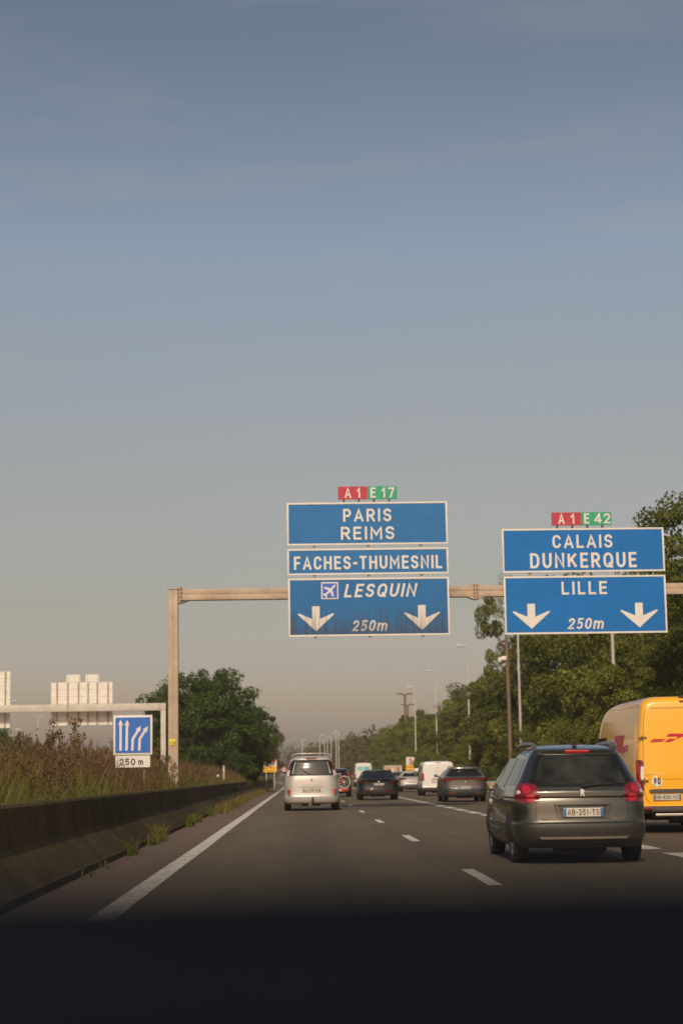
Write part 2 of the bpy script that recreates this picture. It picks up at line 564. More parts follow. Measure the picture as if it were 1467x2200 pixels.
_O = _E(.5, .62, .5, .38, 0, 180) + _E(.5, .38, .5, .38, 180, 360) + [(1, .62)]
GLYPH = {                     # bold road lettering: width and stroke centre lines in a unit box
    'A': (.74, [[(0, 0), (.5, 1), (1, 0)], [(.17, .27), (.83, .27)]]),
    'B': (.64, [[(0, 0), (0, 1)], [(.06, 1), (.55, 1)] + _E(.55, .76, .40, .24, 90, -90) + [(.06, .52)], [(.5, .52)] + _E(.55, .26, .45, .26, 90, -90) + [(.06, 0)]]),
    'C': (.66, [_E(.5, .68, .5, .32, 20, 180) + _E(.5, .32, .5, .32, 180, 340)]),
    'D': (.68, [[(0, 0), (0, 1)], [(.06, 1), (.45, 1)] + _E(.45, .62, .55, .38, 90, 0) + _E(.45, .38, .55, .38, 0, -90) + [(.06, 0)]]),
    'E': (.58, [[(1, 1), (0, 1), (0, 0), (1, 0)], [(0, .52), (.88, .52)]]),
    'F': (.56, [[(1, 1), (0, 1), (0, 0)], [(0, .50), (.88, .50)]]),
    'G': (.68, [_E(.5, .68, .5, .32, 20, 180) + _E(.5, .32, .5, .32, 180, 360) + [(1, .45), (.55, .45)]]),
    'H': (.68, [[(0, 0), (0, 1)], [(1, 0), (1, 1)], [(0, .52), (1, .52)]]),
    'I': (.17, [[(.5, 0), (.5, 1)]]),
    'J': (.5, [[(1, 1), (1, .3)] + _E(.5, .3, .5, .3, 0, -170)]),
    'K': (.70, [[(0, 0), (0, 1)], [(1, 1), (.05, .42)], [(.36, .60), (1, 0)]]),
    'L': (.56, [[(0, 1), (0, 0), (1, 0)]]),
    'M': (.84, [[(0, 0), (0, 1), (.5, .34), (1, 1), (1, 0)]]),
    'N': (.70, [[(0, 0), (0, 1), (1, 0), (1, 1)]]),
    'O': (.70, [_O]),
    'P': (.62, [[(0, 0), (0, 1)], [(.06, 1), (.55, 1)] + _E(.55, .72, .45, .28, 90, -90) + [(.06, .44)]]),
    'Q': (.72, [_O, [(.58, .28), (1.05, -.08)]]),
    'R': (.66, [[(0, 0), (0, 1)], [(.06, 1), (.55, 1)] + _E(.55, .73, .43, .27, 90, -90) + [(.06, .46)], [(.48, .46), (1, 0)]]),
    'S': (.64, [_E(.5, .755, .48, .245, 22, 270) + _E(.5, .255, .5, .255, 90, -160)]),
    'T': (.62, [[(0, 1), (1, 1)], [(.5, 1), (.5, 0)]]),
    'U': (.68, [[(0, 1), (0, .36)] + _E(.5, .36, .5, .36, 180, 360) + [(1, 1)]]),
    'V': (.70, [[(0, 1), (.5, 0), (1, 1)]]),
    'W': (.96, [[(0, 1), (.26, 0), (.5, .8), (.74, 0), (1, 1)]]),
    'X': (.68, [[(0, 0), (1, 1)], [(0, 1), (1, 0)]]),
    'Y': (.68, [[(0, 1), (.5, .45), (1, 1)], [(.5, .45), (.5, 0)]]),
    'Z': (.62, [[(0, 1), (1, 1), (0, 0), (1, 0)]]),
    '0': (.62, [_O]),
    '1': (.38, [[(.0, .72), (.75, 1), (.75, 0)]]),
    '2': (.60, [_E(.5, .70, .5, .30, 165, -35) + [(0, 0), (1, 0)]]),
    '3': (.60, [_E(.45, .75, .48, .25, 150, -90) + _E(.45, .25, .55, .25, 90, -150)]),
    '4': (.66, [[(.78, 0), (.78, 1)], [(.74, 1), (0, .26), (1.05, .26)]]),
    '5': (.60, [[(.95, 1), (.14, 1), (.06, .52)] + _E(.48, .32, .52, .32, 128, -135)]),
    '6': (.60, [_E(.5, .32, .5, .32, 150, 510, 14), [(.8, 1), (.10, .50)]]),
    '7': (.58, [[(0, 1), (1, 1), (.36, 0)]]),
    '8': (.62, [_E(.5, .76, .42, .24, 90, 450, 14), _E(.5, .26, .5, .26, 90, 450, 14)]),
    '9': (.60, [_E(.5, .68, .5, .32, -30, 330, 14), [(.2, 0), (.92, .52)]]),
    'm': (.96, [[(0, 0), (0, .70)], [(0, .46)] + _E(.25, .46, .25, .24, 180, 0, 6) + [(.5, 0)], [(.5, .46)] + _E(.75, .46, .25, .24, 180, 0, 6) + [(1, 0)]]),
    'e': (.58, [[(.02, .36), (.98, .36)] + _E(.5, .36, .48, .34, 0, 320, 12)]),
    '-': (.36, [[(0, .44), (1, .44)]]),
    ' ': (.25, []),
}


def text_obj(name, s, x0, x1, z0, z1, y, material, parent, bold=0.0, shear=0.0, depth=0.006, spacing=1.0, wt=.165):
    h = z1 - z0
    top = 1.0
    if all(c in 'm' for c in s):
        top = .70
    sc = h / top
    gap = .19 * spacing
    w = sum(GLYPH[c][0] for c in s) + gap * (len(s) - 1)
    full = x1 - x0 - shear * h
    kx = full / (w * sc)
    tw = wt * sc
    mb = MB()
    cx = 0.0
    lay = 0
    for c in s:
        gw, strokes = GLYPH[c]
        for st in strokes:
            pts = []
            for px, pz in st:
                zz = z0 + tw / 2 + pz * (h / top - tw)
                xx = x0 + (cx * sc) * kx + tw / 2 + px * max(0.0, gw * sc * kx - tw)
                pts.append(Vector((xx + shear * (zz - z0), zz)))
            q = [pts[0]]
            for p_ in pts[1:]:
                if (p_ - q[-1]).length > 1e-5:
                    q.append(p_)
            pts = q
            loop = (pts[0] - pts[-1]).length < 1e-4
            n = len(pts)
            L_, R_ = [], []
            for i in range(n):
                a = (pts[i] - pts[i - 1]).normalized() if i else (pts[1] - pts[0]).normalized()
                b = (pts[i + 1] - pts[i]).normalized() if i < n - 1 else a
                if loop and i == 0:
                    a = (pts[0] - pts[-2]).normalized()
                if loop and i == n - 1:
                    b = (pts[1] - pts[0]).normalized()
                t_ = (a + b)
                t_ = t_.normalized() if t_.length > 1e-6 else b
                nn = Vector((-t_.y, t_.x))
                cs = max(.55, abs(nn.dot(Vector((-b.y, b.x)))))
                ext = Vector((0, 0))
                if i == 0 and not loop:
                    ext = -a * tw * .5
                if i == n - 1 and not loop:
                    ext = a * tw * .5
                if n == 2 and c in 'AKXQ':
                    ext *= .25
                L_.append(pts[i] + ext + nn * (tw / 2 / cs))
                R_.append(pts[i] + ext - nn * (tw / 2 / cs))
            yf = y - depth - .0003 * (lay % 4)
            lay += 1
            vs = [(p_.x, yf, p_.y) for p_ in L_] + [(p_.x, yf, p_.y) for p_ in R_] + [(p_.x, y, p_.y) for p_ in L_] + [(p_.x, y, p_.y) for p_ in R_]
            fs = []
            for i in range(n - 1):
                fs += [(i, i + 1, n + i + 1, n + i), (i, 2 * n + i, 2 * n + i + 1, i + 1), (n + i, n + i + 1, 3 * n + i + 1, 3 * n + i)]
            fs += [(0, n, 3 * n, 2 * n), (n - 1, 3 * n - 1, 4 * n - 1, 2 * n - 1)]
            mb.add(vs, fs)
        cx += gw + gap
    return mb.build(name, material, parent)


# ------------------------------------------------------------------ ground, roads
g = MB()
g.add([(-4000, -500, -0.55), (4000, -500, -0.55), (4000, 7000, -0.55), (-4000, 7000, -0.55)], [(0, 1, 2, 3)])
tag(g.build('ground', M_FIELD), kind='structure')


def strip(name, material, prof, y0, y1, step, off=0.0, kind='structure', parent=None, noise=0.0):
    """prof: list of (x, z) across the road, swept along the bend"""
    mb = MB()
    ys = [y0]
    while ys[-1] < y1:
        ys.append(min(y1, ys[-1] + step))
    n = len(prof)
    rr = random.Random(3)
    vs = []
    for y in ys:
        for x, z in prof:
            vs.append((x + xo(y) + off, y, z + (rr.uniform(-noise, noise) if noise else 0)))
    fs = []
    for i in range(len(ys) - 1):
        for k in range(n - 1):
            fs.append((i * n + k, i * n + k + 1, (i + 1) * n + k + 1, (i + 1) * n + k))
    mb.add(vs, fs)
    return tag(mb.build(name, material, parent), kind=kind)


road = strip('road', M_ASPH, [(-3.6, -0.5), (-3.6, 0.0), (-1.7, 0.0), (5.3, 0.0), (13.2, 0.0), (13.2, -0.5)], -15, 760, 10)
road2 = strip('road', M_ASPH, [(-34, -0.5), (-34, 0.0), (-14.5, 0.0), (-14.5, -0.5)], -15, 760, 10)
verge_l = strip('verge', M_SOIL, [(-3.35, -0.5), (-3.36, 0.30), (-4.2, 0.50), (-7.5, 0.55), (-11, 0.35), (-14.6, -0.02), (-14.7, -0.5)], -15, 760, 5, noise=0.05)
verge_r = strip('verge', M_SOIL, [(13.1, -0.5), (13.15, 0.05), (14.2, 0.3), (17.5, 1.1), (24, 1.9), (45, 2.4), (80, 1.0), (90, -0.6)], -15, 760, 5, noise=0.06)


def mark(name, x0, x1, y0, y1, parent, step=8, worn=True):
    mb = MB()
    ys = [y0]
    while ys[-1] < y1 - 1e-6:
        ys.append(min(y1, ys[-1] + step))
    rr = random.Random(int(y0 * 10 + x0 * 77))
    vs, fs = [], []
    for y in ys:
        j = rr.uniform(-.006, .006) if worn else 0
        vs += [(x0 + xo(y) + j, y, 0.004), (x1 + xo(y) + j, y, 0.004), (x0 + .004 + xo(y) + j, y, 0.008), (x1 - .004 + xo(y) + j, y, 0.008)]
    for i in range(len(ys) - 1):
        a, b = i * 4, i * 4 + 4
        fs += [(a + 2, a + 3, b + 3, b + 2), (a, a + 2, b + 2, b), (a + 3, a + 1, b + 1, b + 3)]
    e = len(ys) * 4 - 4
    fs += [(0, 1, 3, 2), (e, e + 2, e + 3, e + 1)]
    mb.add(vs, fs)
    return mb.build(name, M_PAINT, parent)


mark('edge_line', -1.76, -1.53, -10, 700, road)
mark('edge_line', 12.45, 12.68, -10, 700, road)
mark('edge_line', -14.95, -14.75, -10, 700, road2)
y = 20.3 - 12.65 * 2
while y < 520:
    mark('lane_dash', 1.95, 2.10, y - 1.6, y + 1.5, road, step=2)
    mark('lane_dash', 8.85, 9.0, y + 3.0, y + 6.0, road, step=2)
    y += 12.65
y = 22.4 - 4.33 * 6
while y < 330:
    mark('lane_dash', 5.11, 5.39, y, y + 2.85, road, step=2)
    y += 4.33

# ------------------------------------------------------------------ concrete central barrier
PROF = [(0.0, -0.02), (0.0, 0.085), (-0.03, 0.10), (-0.33, 0.42), (-0.36, 0.46), (-0.40, 0.87), (-0.43, 0.90), (-0.62, 0.90), (-0.65, 0.87), (-0.66, -0.02)]
bar = thing('concrete_barrier', 'long dark stained concrete barrier along the left edge of the motorway', 'barrier', (0, 0, 0))
SEG = 6.0


def seg_mesh():
    mb = MB()
    n = len(PROF)
    y0, y1 = -SEG / 2 + 0.022, SEG / 2 - 0.022
    vs = []
    ys = [y0, y0 + 0.02, -1.5, 0, 1.5, y1 - 0.02, y1]
    for i, yy in enumerate(ys):
        k = 0.012 if i in (0, len(ys) - 1) else 0
        for x, z in PROF:
            vs.append((x - k * (1 if x > -0.5 else -1), yy, z - k))
    fs = []
    for i in range(len(ys) - 1):
        for k in range(n):
            fs.append((i * n + k, i * n + (k + 1) % n, (i + 1) * n + (k + 1) % n, (i + 1) * n + k))
    fs += [tuple(range(n)), tuple(range((len(ys) - 1) * n, len(ys) * n))]
    mb.add(vs, fs)
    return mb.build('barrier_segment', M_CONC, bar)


seg0 = seg_mesh()
y, first = 1.0, True


def bar_x(y):
    return -2.58 - 0.0050 * min(max(y - 12, 0), 90) + xo(y)


while y < 560:
    o = seg0 if first else seg0.copy()
    if not first:
        COL.objects.link(o)
        o.parent = bar
    first = False
    o.location = (bar_x(y), y, rnd.uniform(-.012, .004))
    o.rotation_euler = (0, rnd.uniform(-.004, .004), -math.atan((bar_x(y + 1) - bar_x(y - 1)) / 2) + rnd.uniform(-.0015, .0015))
    y += SEG

# ------------------------------------------------------------------ gantry over the road
GY = 60.75
gan = thing('sign_gantry', 'tall weathered tan steel gantry spanning the lanes above the silver minivan', 'gantry', (-4.25, GY, 0))
p = MB()
p.box((-0.085, 0, 3.8), (0.165, 0.36, 7.56), bev=0.02)
p.box((0.09, 0, 3.8), (0.165, 0.36, 7.56), bev=0.02)
p.box((0, 0.0, 3.8), (0.04, 0.33, 7.5))
p.box((0, 0, 0.35), (0.7, 0.7, 0.06), bev=0.01)
p.build('post', M_GALV, gan, smooth=40)
p = MB()
p.prism([(0.30, 7.60), (-0.185, 7.60), (-0.185, 7.575), (0.30, 7.575)], -0.2, 0.2)
p.build('cap_plate', M_GALV, gan)
p = MB()
p.prism([(0.18, 7.12), (0.235, 7.12), (0.52, 7.19), (0.235, 7.195)], -0.17, 0.17)
p.build('corner_bracket', M_GALV, gan)


def beam(x0, x1):
    mb = MB()
    mb.box(((x0 + x1) / 2, 0, 7.495), (x1 - x0, 0.34, 0.185), bev=0.02)
    mb.box(((x0 + x1) / 2, 0, 7.295), (x1 - x0, 0.34, 0.185), bev=0.02)
    mb.box(((x0 + x1) / 2, 0, 7.395), (x1 - x0 - .02, 0.31, 0.04))
    return mb.build('beam', M_GALV, gan, smooth=40)


beam(0.26, 10.36)
beam(10.44, 19.4)


def flange(x):
    mb = MB()
    mb.box((x - .02, 0, 7.395), (0.035, 0.46, 0.56), bev=0.008)
    mb.box((x + .02, 0, 7.395), (0.035, 0.46, 0.56), bev=0.008)
    for s in (-1, 1):
        mb.prism([(x - .04, 7.59), (x - .27, 7.592), (x - .04, 7.66)][::1], -0.01 + s * .16, 0.01 + s * .16)
        mb.prism([(x + .04, 7.59), (x + .27, 7.592), (x + .04, 7.66)], -0.01 + s * .16, 0.01 + s * .16)
        mb.prism([(x - .04, 7.2), (x - .30, 7.2), (x - .04, 7.10)], -0.01 + s * .16, 0.01 + s * .16)
        mb.prism([(x + .04, 7.2), (x + .30, 7.2), (x + .04, 7.10)], -0.01 + s * .16, 0.01 + s * .16)
    f = mb.build('flange', M_GALV, gan)
    for zz in (7.2, 7.33, 7.46, 7.59):
        for s in (-1, 1):
            b_ = MB()
            b_.lathe([(x - .075, 0.0), (x - .075, 0.02), (x + .075, 0.02), (x + .075, 0)], 6, 'X', (0, s * .2, zz))
            b_.build('bolt', M_GALV_DK, f)


flange(0.235)
flange(10.40)
for bx in (13.1 + 4.25, ):
    pass
p = MB()
p.box((19.3, 0, 3.6), (0.36, 0.36, 7.2), bev=0.03)
p.build('post', M_GALV, gan, smooth=40)
p = MB()
p.box((-0.02, -0.195, 2.38), (0.22, 0.012, 0.21), bev=0.004)
tagp = p.build('number_plate', M_YEL, gan)
text_obj('lettering', '118', -0.10, 0.075, 2.31, 2.40, -0.202, M_BLACK, tagp, bold=0.02)

# ------------------------------------------------------------------ the overhead signs (faces at y = 60.3)
FY = 60.3


def panel(name, label, x0, x1, z0, z1, planks, m_blue, supports, n_ribs=3, border=0.062):
    w, h = x1 - x0, z1 - z0
    t = thing(name, label, 'road sign', (x0, FY, z0))
    ph = h / planks
    rr = random.Random(int(z0 * 100))
    for i in range(planks):
        mb = MB()
        mb.box((w / 2, 0.014, (i + .5) * ph), (w - 0.03, 0.024, ph - 0.0025), bev=0.0015)
        o = mb.build('plank', m_blue, t)
        # leave the mesh in the panel's own coordinates so that run-off streaks cross the joints
        o.location = (0, rr.uniform(-.001, .001), 0)
    mb = MB()
    bw = border
    mb.box((w / 2, 0.010, bw / 2), (w, 0.044, bw), bev=0.006)
    mb.box((w / 2, 0.010, h - bw / 2), (w, 0.044, bw), bev=0.006)
    mb.box((bw / 2, 0.010, h / 2), (bw, 0.043, h - 2 * bw - .002), bev=0.006)
    mb.box((w - bw / 2, 0.010, h / 2), (bw, 0.043, h - 2 * bw - .002), bev=0.006)
    mb.build('border', M_WHITE, t, smooth=40)
    for fx in supports:
        q = MB()
        q.box((w * fx, 0.09, h / 2), (0.09, 0.11, h + 0.10))
        q.build('back_rib', M_GALV, t)
    return t


def arrow(t, x0, x1, z0, z1, sx0, sx1, ztop, material):
    """down arrow given in panel coordinates"""
    c = (sx0 + sx1) / 2
    hw = (sx1 - sx0) / 2
    tipx = (x1 - x0) / 2
    zt = z1 - 0.045
    notch = z0 + (z1 - z0) * 0.72
    pl = [(c - hw, ztop), (c - hw, notch - 0.03), (c - tipx + 0.03, z1), (c - tipx, zt), (c, z0), (c + tipx, zt), (c + tipx - 0.03, z1), (c + hw, notch - 0.03), (c + hw, ztop)]
    mb = MB()
    mb.prism(pl, -0.018, -0.0145 + 0.014, None)
    return mb.build('arrow', material, t)


TY = -0.003    # lettering stands a little proud of the planks
SUP = (0.167, 0.503, 0.832)
P1 = panel('direction_sign', 'blue overhead sign reading PARIS REIMS, topmost of the left stack', -0.32, 5.21, 9.005, 10.49, 5, M_BLUE1, SUP)
text_obj('lettering', 'PARIS', 1.616 + .32, 3.278 + .32, 9.813 - 9.005, 10.262 - 9.005, TY, M_WHITE, P1, spacing=1.25)
text_obj('lettering', 'REIMS', 1.53 + .32, 3.369 + .32, 9.19 - 9.005, 9.64 - 9.005, TY, M_WHITE, P1, spacing=1.25)
P2 = panel('direction_sign', 'long narrow blue overhead sign reading FACHES-THUMESNIL', -0.32, 5.21, 7.978, 8.887, 3, M_BLUE1, SUP)
text_obj('lettering', 'FACHES-THUMESNIL', -0.093 + .32, 4.992 + .32, 8.165 - 7.978, 8.625 - 7.978, TY, M_WHITE, P2, spacing=1.08)
P3 = panel('direction_sign', 'soot-streaked blue overhead sign reading LESQUIN with aeroplane symbol and two arrows', -0.30, 5.21, 5.868, 7.866, 7, M_BLUE2, SUP)
text_obj('lettering', 'LESQUIN', 1.599 + .3, 4.134 + .3, 7.20 - 5.868, 7.66 - 5.868, TY, M_WHITE, P3, shear=0.22, spacing=1.25)
text_obj('lettering', '250m', 1.856 + .3, 3.108 + .3, 6.035 - 5.868, 6.41 - 5.868, TY, M_WHITE_DIRTY, P3, shear=0.2, spacing=1.12)
arrow(P3, 0.028, 1.262, 0.18, 0.80, 0.508 + .3, 0.768 + .3, 6.906 - 5.868, M_WHITE_DIRTY)
arrow(P3, 3.642, 4.876, 0.18, 0.80, 4.128 + .3, 4.388 + .3, 6.906 - 5.868, M_WHITE_DIRTY)
# aeroplane pictogram
mb = MB()
mb.box((1.121 + .3, -0.010, 7.437 - 5.868), (0.585, 0.02, 0.585), M_WHITE, bev=0.004)
pic = mb.build('pictogram_frame', M_WHITE, P3)
mb = MB()
mb.box((1.121 + .3, -0.0225, 7.437 - 5.868), (0.50, 0.01, 0.50), bev=0.003)
mb.build('pictogram_field', M_BLUE5, pic)
half = [(0.0, 0.30), (0.028, 0.27), (0.036, 0.20), (0.036, 0.085), (0.235, -0.035), (0.235, -0.085), (0.036, -0.03), (0.030, -0.19), (0.105, -0.25), (0.105, -0.285), (0.0, -0.262)]
plane = half + [(-x, z) for x, z in half[-2:0:-1]]
a = R(-45)
plane = [(x * math.cos(a) - z * math.sin(a), x * math.sin(a) + z * math.cos(a)) for x, z in plane]
mb = MB()
mb.prism([(x * .95 + 1.121 + .3, z * .95 + 7.437 - 5.868) for x, z in plane], -0.034, -0.026)
mb.build('aeroplane', M_WHITE, pic)

P4 = panel('direction_sign', 'blue overhead sign reading CALAIS DUNKERQUE, on the right above LILLE', 7.07, 12.672, 7.973, 9.497, 5, M_BLUE3, SUP)
text_obj('lettering', 'CALAIS', 8.814 - 7.07, 10.886 - 7.07, 8.81 - 7.973, 9.27 - 7.973, TY, M_WHITE, P4, spacing=1.25)
text_obj('lettering', 'DUNKERQUE', 8.021 - 7.07, 11.696 - 7.07, 8.12 - 7.973, 8.645 - 7.973, TY, M_WHITE, P4, spacing=1.25)
P5 = panel('direction_sign', 'clean blue overhead sign reading LILLE 250m with two white arrows', 7.088, 12.672, 5.85, 7.846, 7, M_BLUE3, SUP)
text_obj('lettering', 'LILLE', 9.074 - 7.088, 10.638 - 7.088, 7.20 - 5.85, 7.65 - 5.85, TY, M_WHITE, P5, spacing=1.3)
text_obj('lettering', '250m', 9.233 - 7.088, 10.524 - 7.088, 6.01 - 5.85, 6.39 - 5.85, TY, M_WHITE, P5, shear=0.2, spacing=1.12)
arrow(P5, 7.368, 8.648, 0.19, 0.805, 7.874 - 7.088, 8.14 - 7.088, 6.90 - 5.85, M_WHITE)
arrow(P5, 11.062, 12.352, 0.19, 0.805, 11.58 - 7.088, 11.845 - 7.088, 6.89 - 5.85, M_WHITE)


def badge(label, x0, xm, x1, z0, z1, a, b):
    t = thing('route_badge', label, 'route sign', (x0, FY, z0))
    w1, w2, h = xm - x0, x1 - xm, z1 - z0
    mb = MB()
    mb.box((w1 / 2, 0.012, h / 2), (w1 - .004, 0.03, h), bev=0.006)
    mb.build('red_plate', M_RED, t)
    mb = MB()
    mb.box((w1 + w2 / 2, 0.012, h / 2), (w2 - .004, 0.03, h), bev=0.006)
    mb.build('green_plate', M_GREEN, t)
    for s, q0, q1 in a + b:
        text_obj('lettering', s, q0 - x0, q1 - x0, 0.055, h - 0.045, -0.004, M_WHITE, t, bold=0.045, spacing=1.05)
    for k in range(4):
        q = MB()
        q.box((0.2 + k * 0.52, 0.06, -0.05), (0.07, 0.08, 0.24))
        q.build('bracket', M_GALV_DK, t)


badge('red and green badge reading A1 E17 above the left sign stack', 1.45, 2.465, 3.493, 10.59, 11.045, [('A', 1.68, 1.905), ('1', 2.10, 2.237)], [('E', 2.57, 2.754), ('17', 2.954, 3.397)])
badge('red and green badge reading A1 E42 above the right sign stack', 8.806, 9.84, 10.882, 9.60, 10.056, [('A', 9.04, 9.258), ('1', 9.472, 9.615)], [('E', 9.933, 10.118), ('42', 10.286, 10.837)])

# ------------------------------------------------------------------ gantry of the other carriageway, seen from behind
OY = 130.0
M_DULL = mat('dull_steel', (0.50, 0.45, 0.38), rough=0.6, var=0.12, scale=1.5)
og = thing('sign_gantry', 'pale steel gantry over the opposite carriageway, partly behind the left gantry post', 'gantry', (-9.82, OY, 0))
p = MB()
p.box((0, 0, 3.3), (0.37, 0.42, 6.6), bev=0.03)
p.box((0, 0, 0.35), (0.8, 0.8, 0.06))
p.build('post', M_DULL, og, smooth=40)
for x0, x1 in ((-6.9, 0.19), (-16.3, -6.96), (-26.0, -16.36)):
    p = MB()
    p.box(((x0 + x1) / 2, -0.02, 6.36), (x1 - x0, 0.42, 0.53), bev=0.03)
    p.build('beam', M_DULL, og, smooth=40)
for x in (-0.26, -6.93, -16.33):
    p = MB()
    p.box((x, -0.02, 6.36), (0.05, 0.52, 0.62), bev=0.01)
    p.build('flange', M_GALV, og)
p = MB()
p.box((-26.0, 0, 3.3), (0.37, 0.42, 6.6), bev=0.03)
p.build('post', M_DULL, og, smooth=40)


def sign_back(label, x0, x1, z0, z1, planks, ribs, badges):
    t = thing('overhead_sign', label, 'road sign', (x0, OY + 0.75, z0))
    w, h = x1 - x0, z1 - z0
    ph = h / planks
    for i in range(planks):
        mb = MB()
        mb.box((w / 2, 0, (i + .5) * ph), (w, 0.03, ph - 0.02), bev=0.006)
        mb.build('plank', M_ALU, t)
    for fx in ribs:
        mb = MB()
        mb.box((w * fx, -0.09, h / 2), (0.08, 0.14, h - .02))
        mb.build('back_rib', M_GALV, t)
    for fz in (0.36, 0.66):
        pass
    for bx0, bx1, bh in badges:
        mb = MB()
        mb.box(((bx0 + bx1) / 2, 0, h + 0.02 + bh / 2), (bx1 - bx0, 0.03, bh), bev=0.004)
        mb.build('badge_back', M_ALU, t)
        for q in (bx0 + .12, bx1 - .12):
            mb = MB()
            mb.box((q, -0.06, h + bh / 2 - .1), (0.06, 0.09, bh + .2))
            mb.build('back_rib', M_ALU, t)
    return t


sign_back('white metal back of a wide overhead sign with two small tabs on top', -18.08, -13.6, 5.12, 8.265, 6, (0.095, 0.27, 0.445, 0.60, 0.75, 0.925), [(1.11, 2.10, 0.54), (2.50, 3.49, 0.54)])
sign_back('white metal back of a tall overhead sign cut off by the left picture edge', -25.5, -21.07, 5.0, 9.13, 8, (0.1, 0.3, 0.5, 0.75, 0.92), [])

# ------------------------------------------------------------------ lane arrangement sign in the median weeds
LY = 45.0
sg = thing('lane_sign', 'square blue sign with four white arrows standing in the median weeds', 'road sign', (-4.165, LY, 0.4))
mb = MB()
mb.box((0, 0, 1.848), (0.985, 0.04, 1.0), bev=0.018)
mb.build('border', M_WHITE, sg, smooth=40)
mb = MB()
mb.box((0, -0.024, 1.848), (0.875, 0.012, 0.885), bev=0.005)
mb.build('blue_face', M_BLUE4, sg)


def lane_arrow(pts):
    """pts in sign coordinates; last one is the tip"""
    mb = MB()
    w = 0.031
    a_, b_ = Vector(pts[-2]), Vector(pts[-1])
    dr = (b_ - a_).normalized()
    neck = b_ - dr * 0.135
    path = [Vector(q) for q in pts[:-1]] + [neck]
    L_, R_ = [], []
    for i, q in enumerate(path):
        if i == 0:
            tdir = (path[1] - path[0]).normalized()
        elif i == len(path) - 1:
            tdir = (path[-1] - path[-2]).normalized()
        else:
            tdir = ((path[i + 1] - path[i]).normalized() + (path[i] - path[i - 1]).normalized()).normalized()
        n = Vector((-tdir.y, tdir.x))
        L_.append(q + n * w)
        R_.append(q - n * w)
    n = Vector((-dr.y, dr.x))
    head = [neck + n * 0.068 - dr * .01, b_, neck - n * 0.068 - dr * .01]
    poly = R_ + [head[2], head[1], head[0]] + L_[::-1]
    mb.prism([(q.x, q.y) for q in poly], -0.037, -0.0305)
    mb.build('arrow', M_WHITE, sg)


ox, oz = 4.165, -0.4
lane_arrow([(-4.47 + ox, 1.864 + oz), (-4.471 + ox, 2.642 + oz)])
lane_arrow([(-4.321 + ox, 1.862 + oz), (-4.307 + ox, 2.633 + oz)])
lane_arrow([(-4.177 + ox, 1.86 + oz), (-4.165 + ox, 2.145 + oz), (-3.965 + ox, 2.475 + oz)])
lane_arrow([(-4.002 + ox, 1.858 + oz), (-3.993 + ox, 2.143 + oz), (-3.785 + ox, 2.467 + oz)])
mb = MB()
mb.box((0.0, 0.0, 1.185), (0.875, 0.035, 0.295), bev=0.012)
dp = mb.build('distance_plate', M_WHITE, sg)
text_obj('lettering', '250', -0.33, 0.06, 1.105, 1.262, -0.019, M_BLACK, dp, bold=0.02, spacing=1.2)
text_obj('lettering', 'm', 0.14, 0.262, 1.105, 1.21, -0.019, M_BLACK, dp, bold=0.015)
mb = MB()
for s in (-.28, .28):
    mb.tube([(s, 0.06, -0.2), (s, 0.06, 2.3)], 0.03, 8)
mb.build('post', M_POLE_BR, sg)


# ------------------------------------------------------------------ lamp posts and poles
def lamp(name, label, x, y, h, group, left=True, reach=0.85):
    t = thing(name, label, 'street lamp', (x, y, 0.0), group=group)
    s = -1 if left else 1
    mb = MB()
    mb.tube([(0, 0, -0.1), (0, 0, 1.2), (0, 0, h * .55), (0, 0, h - 0.05), (s * .05, 0, h + .02), (s * .12, 0, h + .06)], [0.12, 0.11, 0.08, 0.06, 0.055, 0.05] if y < 300 else [0.15, 0.14, 0.12, 0.10, 0.09, 0.08], 10)
    mb.build('pole', M_POLE, t, smooth=50)
    mb = MB()
    c = s * (0.12 + reach / 2)
    ry = Matrix.Rotation(s * -0.12, 3, 'Y')
    mb.box((c, 0, h + 0.12), (reach, 0.32, 0.16), M_POLE, rot=ry, bev=0.05)
    hd = mb.build('lamp_head', M_POLE, t, smooth=50)
    mb = MB()
    mb.box((c + s * .12, -.02, h + 0.06), (reach * .66, 0.33, 0.13), rot=ry, bev=0.025)
    mb.build('lamp_cover', M_LAMPGLASS, hd, smooth=50)
    return t


GL = 'tall pale street lamps along the right verge'
for y_, lab in ((79, 'pale lamp post below the right end of the LILLE sign, foot lost in foliage'),
                (113, 'pale lamp post below the left part of the LILLE sign, above the estate car'),
                (147, 'pale lamp nearest the LILLE sign with its whole head against the sky'),
                (182, 'second fully visible pale lamp from the right, rising out of dense leaves'),
                (215, 'third fully visible pale lamp from the right, foot beside the white van'),
                ):
    lamp('street_lamp', lab, 14.1, y_, 11.65, GL)
for x_, y_, h_, lab in ((8.944, 400, 11.1, 'rightmost of the far lamps above the bicycle carrier'), (8.835, 421, 11.1, 'second far lamp from the right, above the bicycle carrier'),
                        (8.163, 450, 11.1, 'third far lamp from the right above the silver minivan roof'), (7.694, 480, 11.1, 'fourth far lamp from the right above the silver minivan roof'),
                        (7.224, 500, 11.1, 'fifth and smallest far lamp from the right above the minivan roof')):
    lamp('street_lamp', lab, x_, y_, h_, GL)
lamp('street_lamp', 'lone far lamp post above the left part of the silver minivan roof', 0.964, 500, 11.3, 'street lamps of the far bend', left=False)
lamp('street_lamp', 'lone far lamp post with broad head, just left of the row of far lamps', 5.228, 442, 11.3, 'street lamps of the far bend', left=False)
lamp('street_lamp', 'lamp post of the opposite carriageway beside the left picture edge', -42.4, 263, 12.8, 'lamps of the opposite carriageway', left=False)
lamp('street_lamp', 'lamp post of the opposite carriageway under the far gantry, left one', -40.6, 263, 8.6, 'lamps of the opposite carriageway')
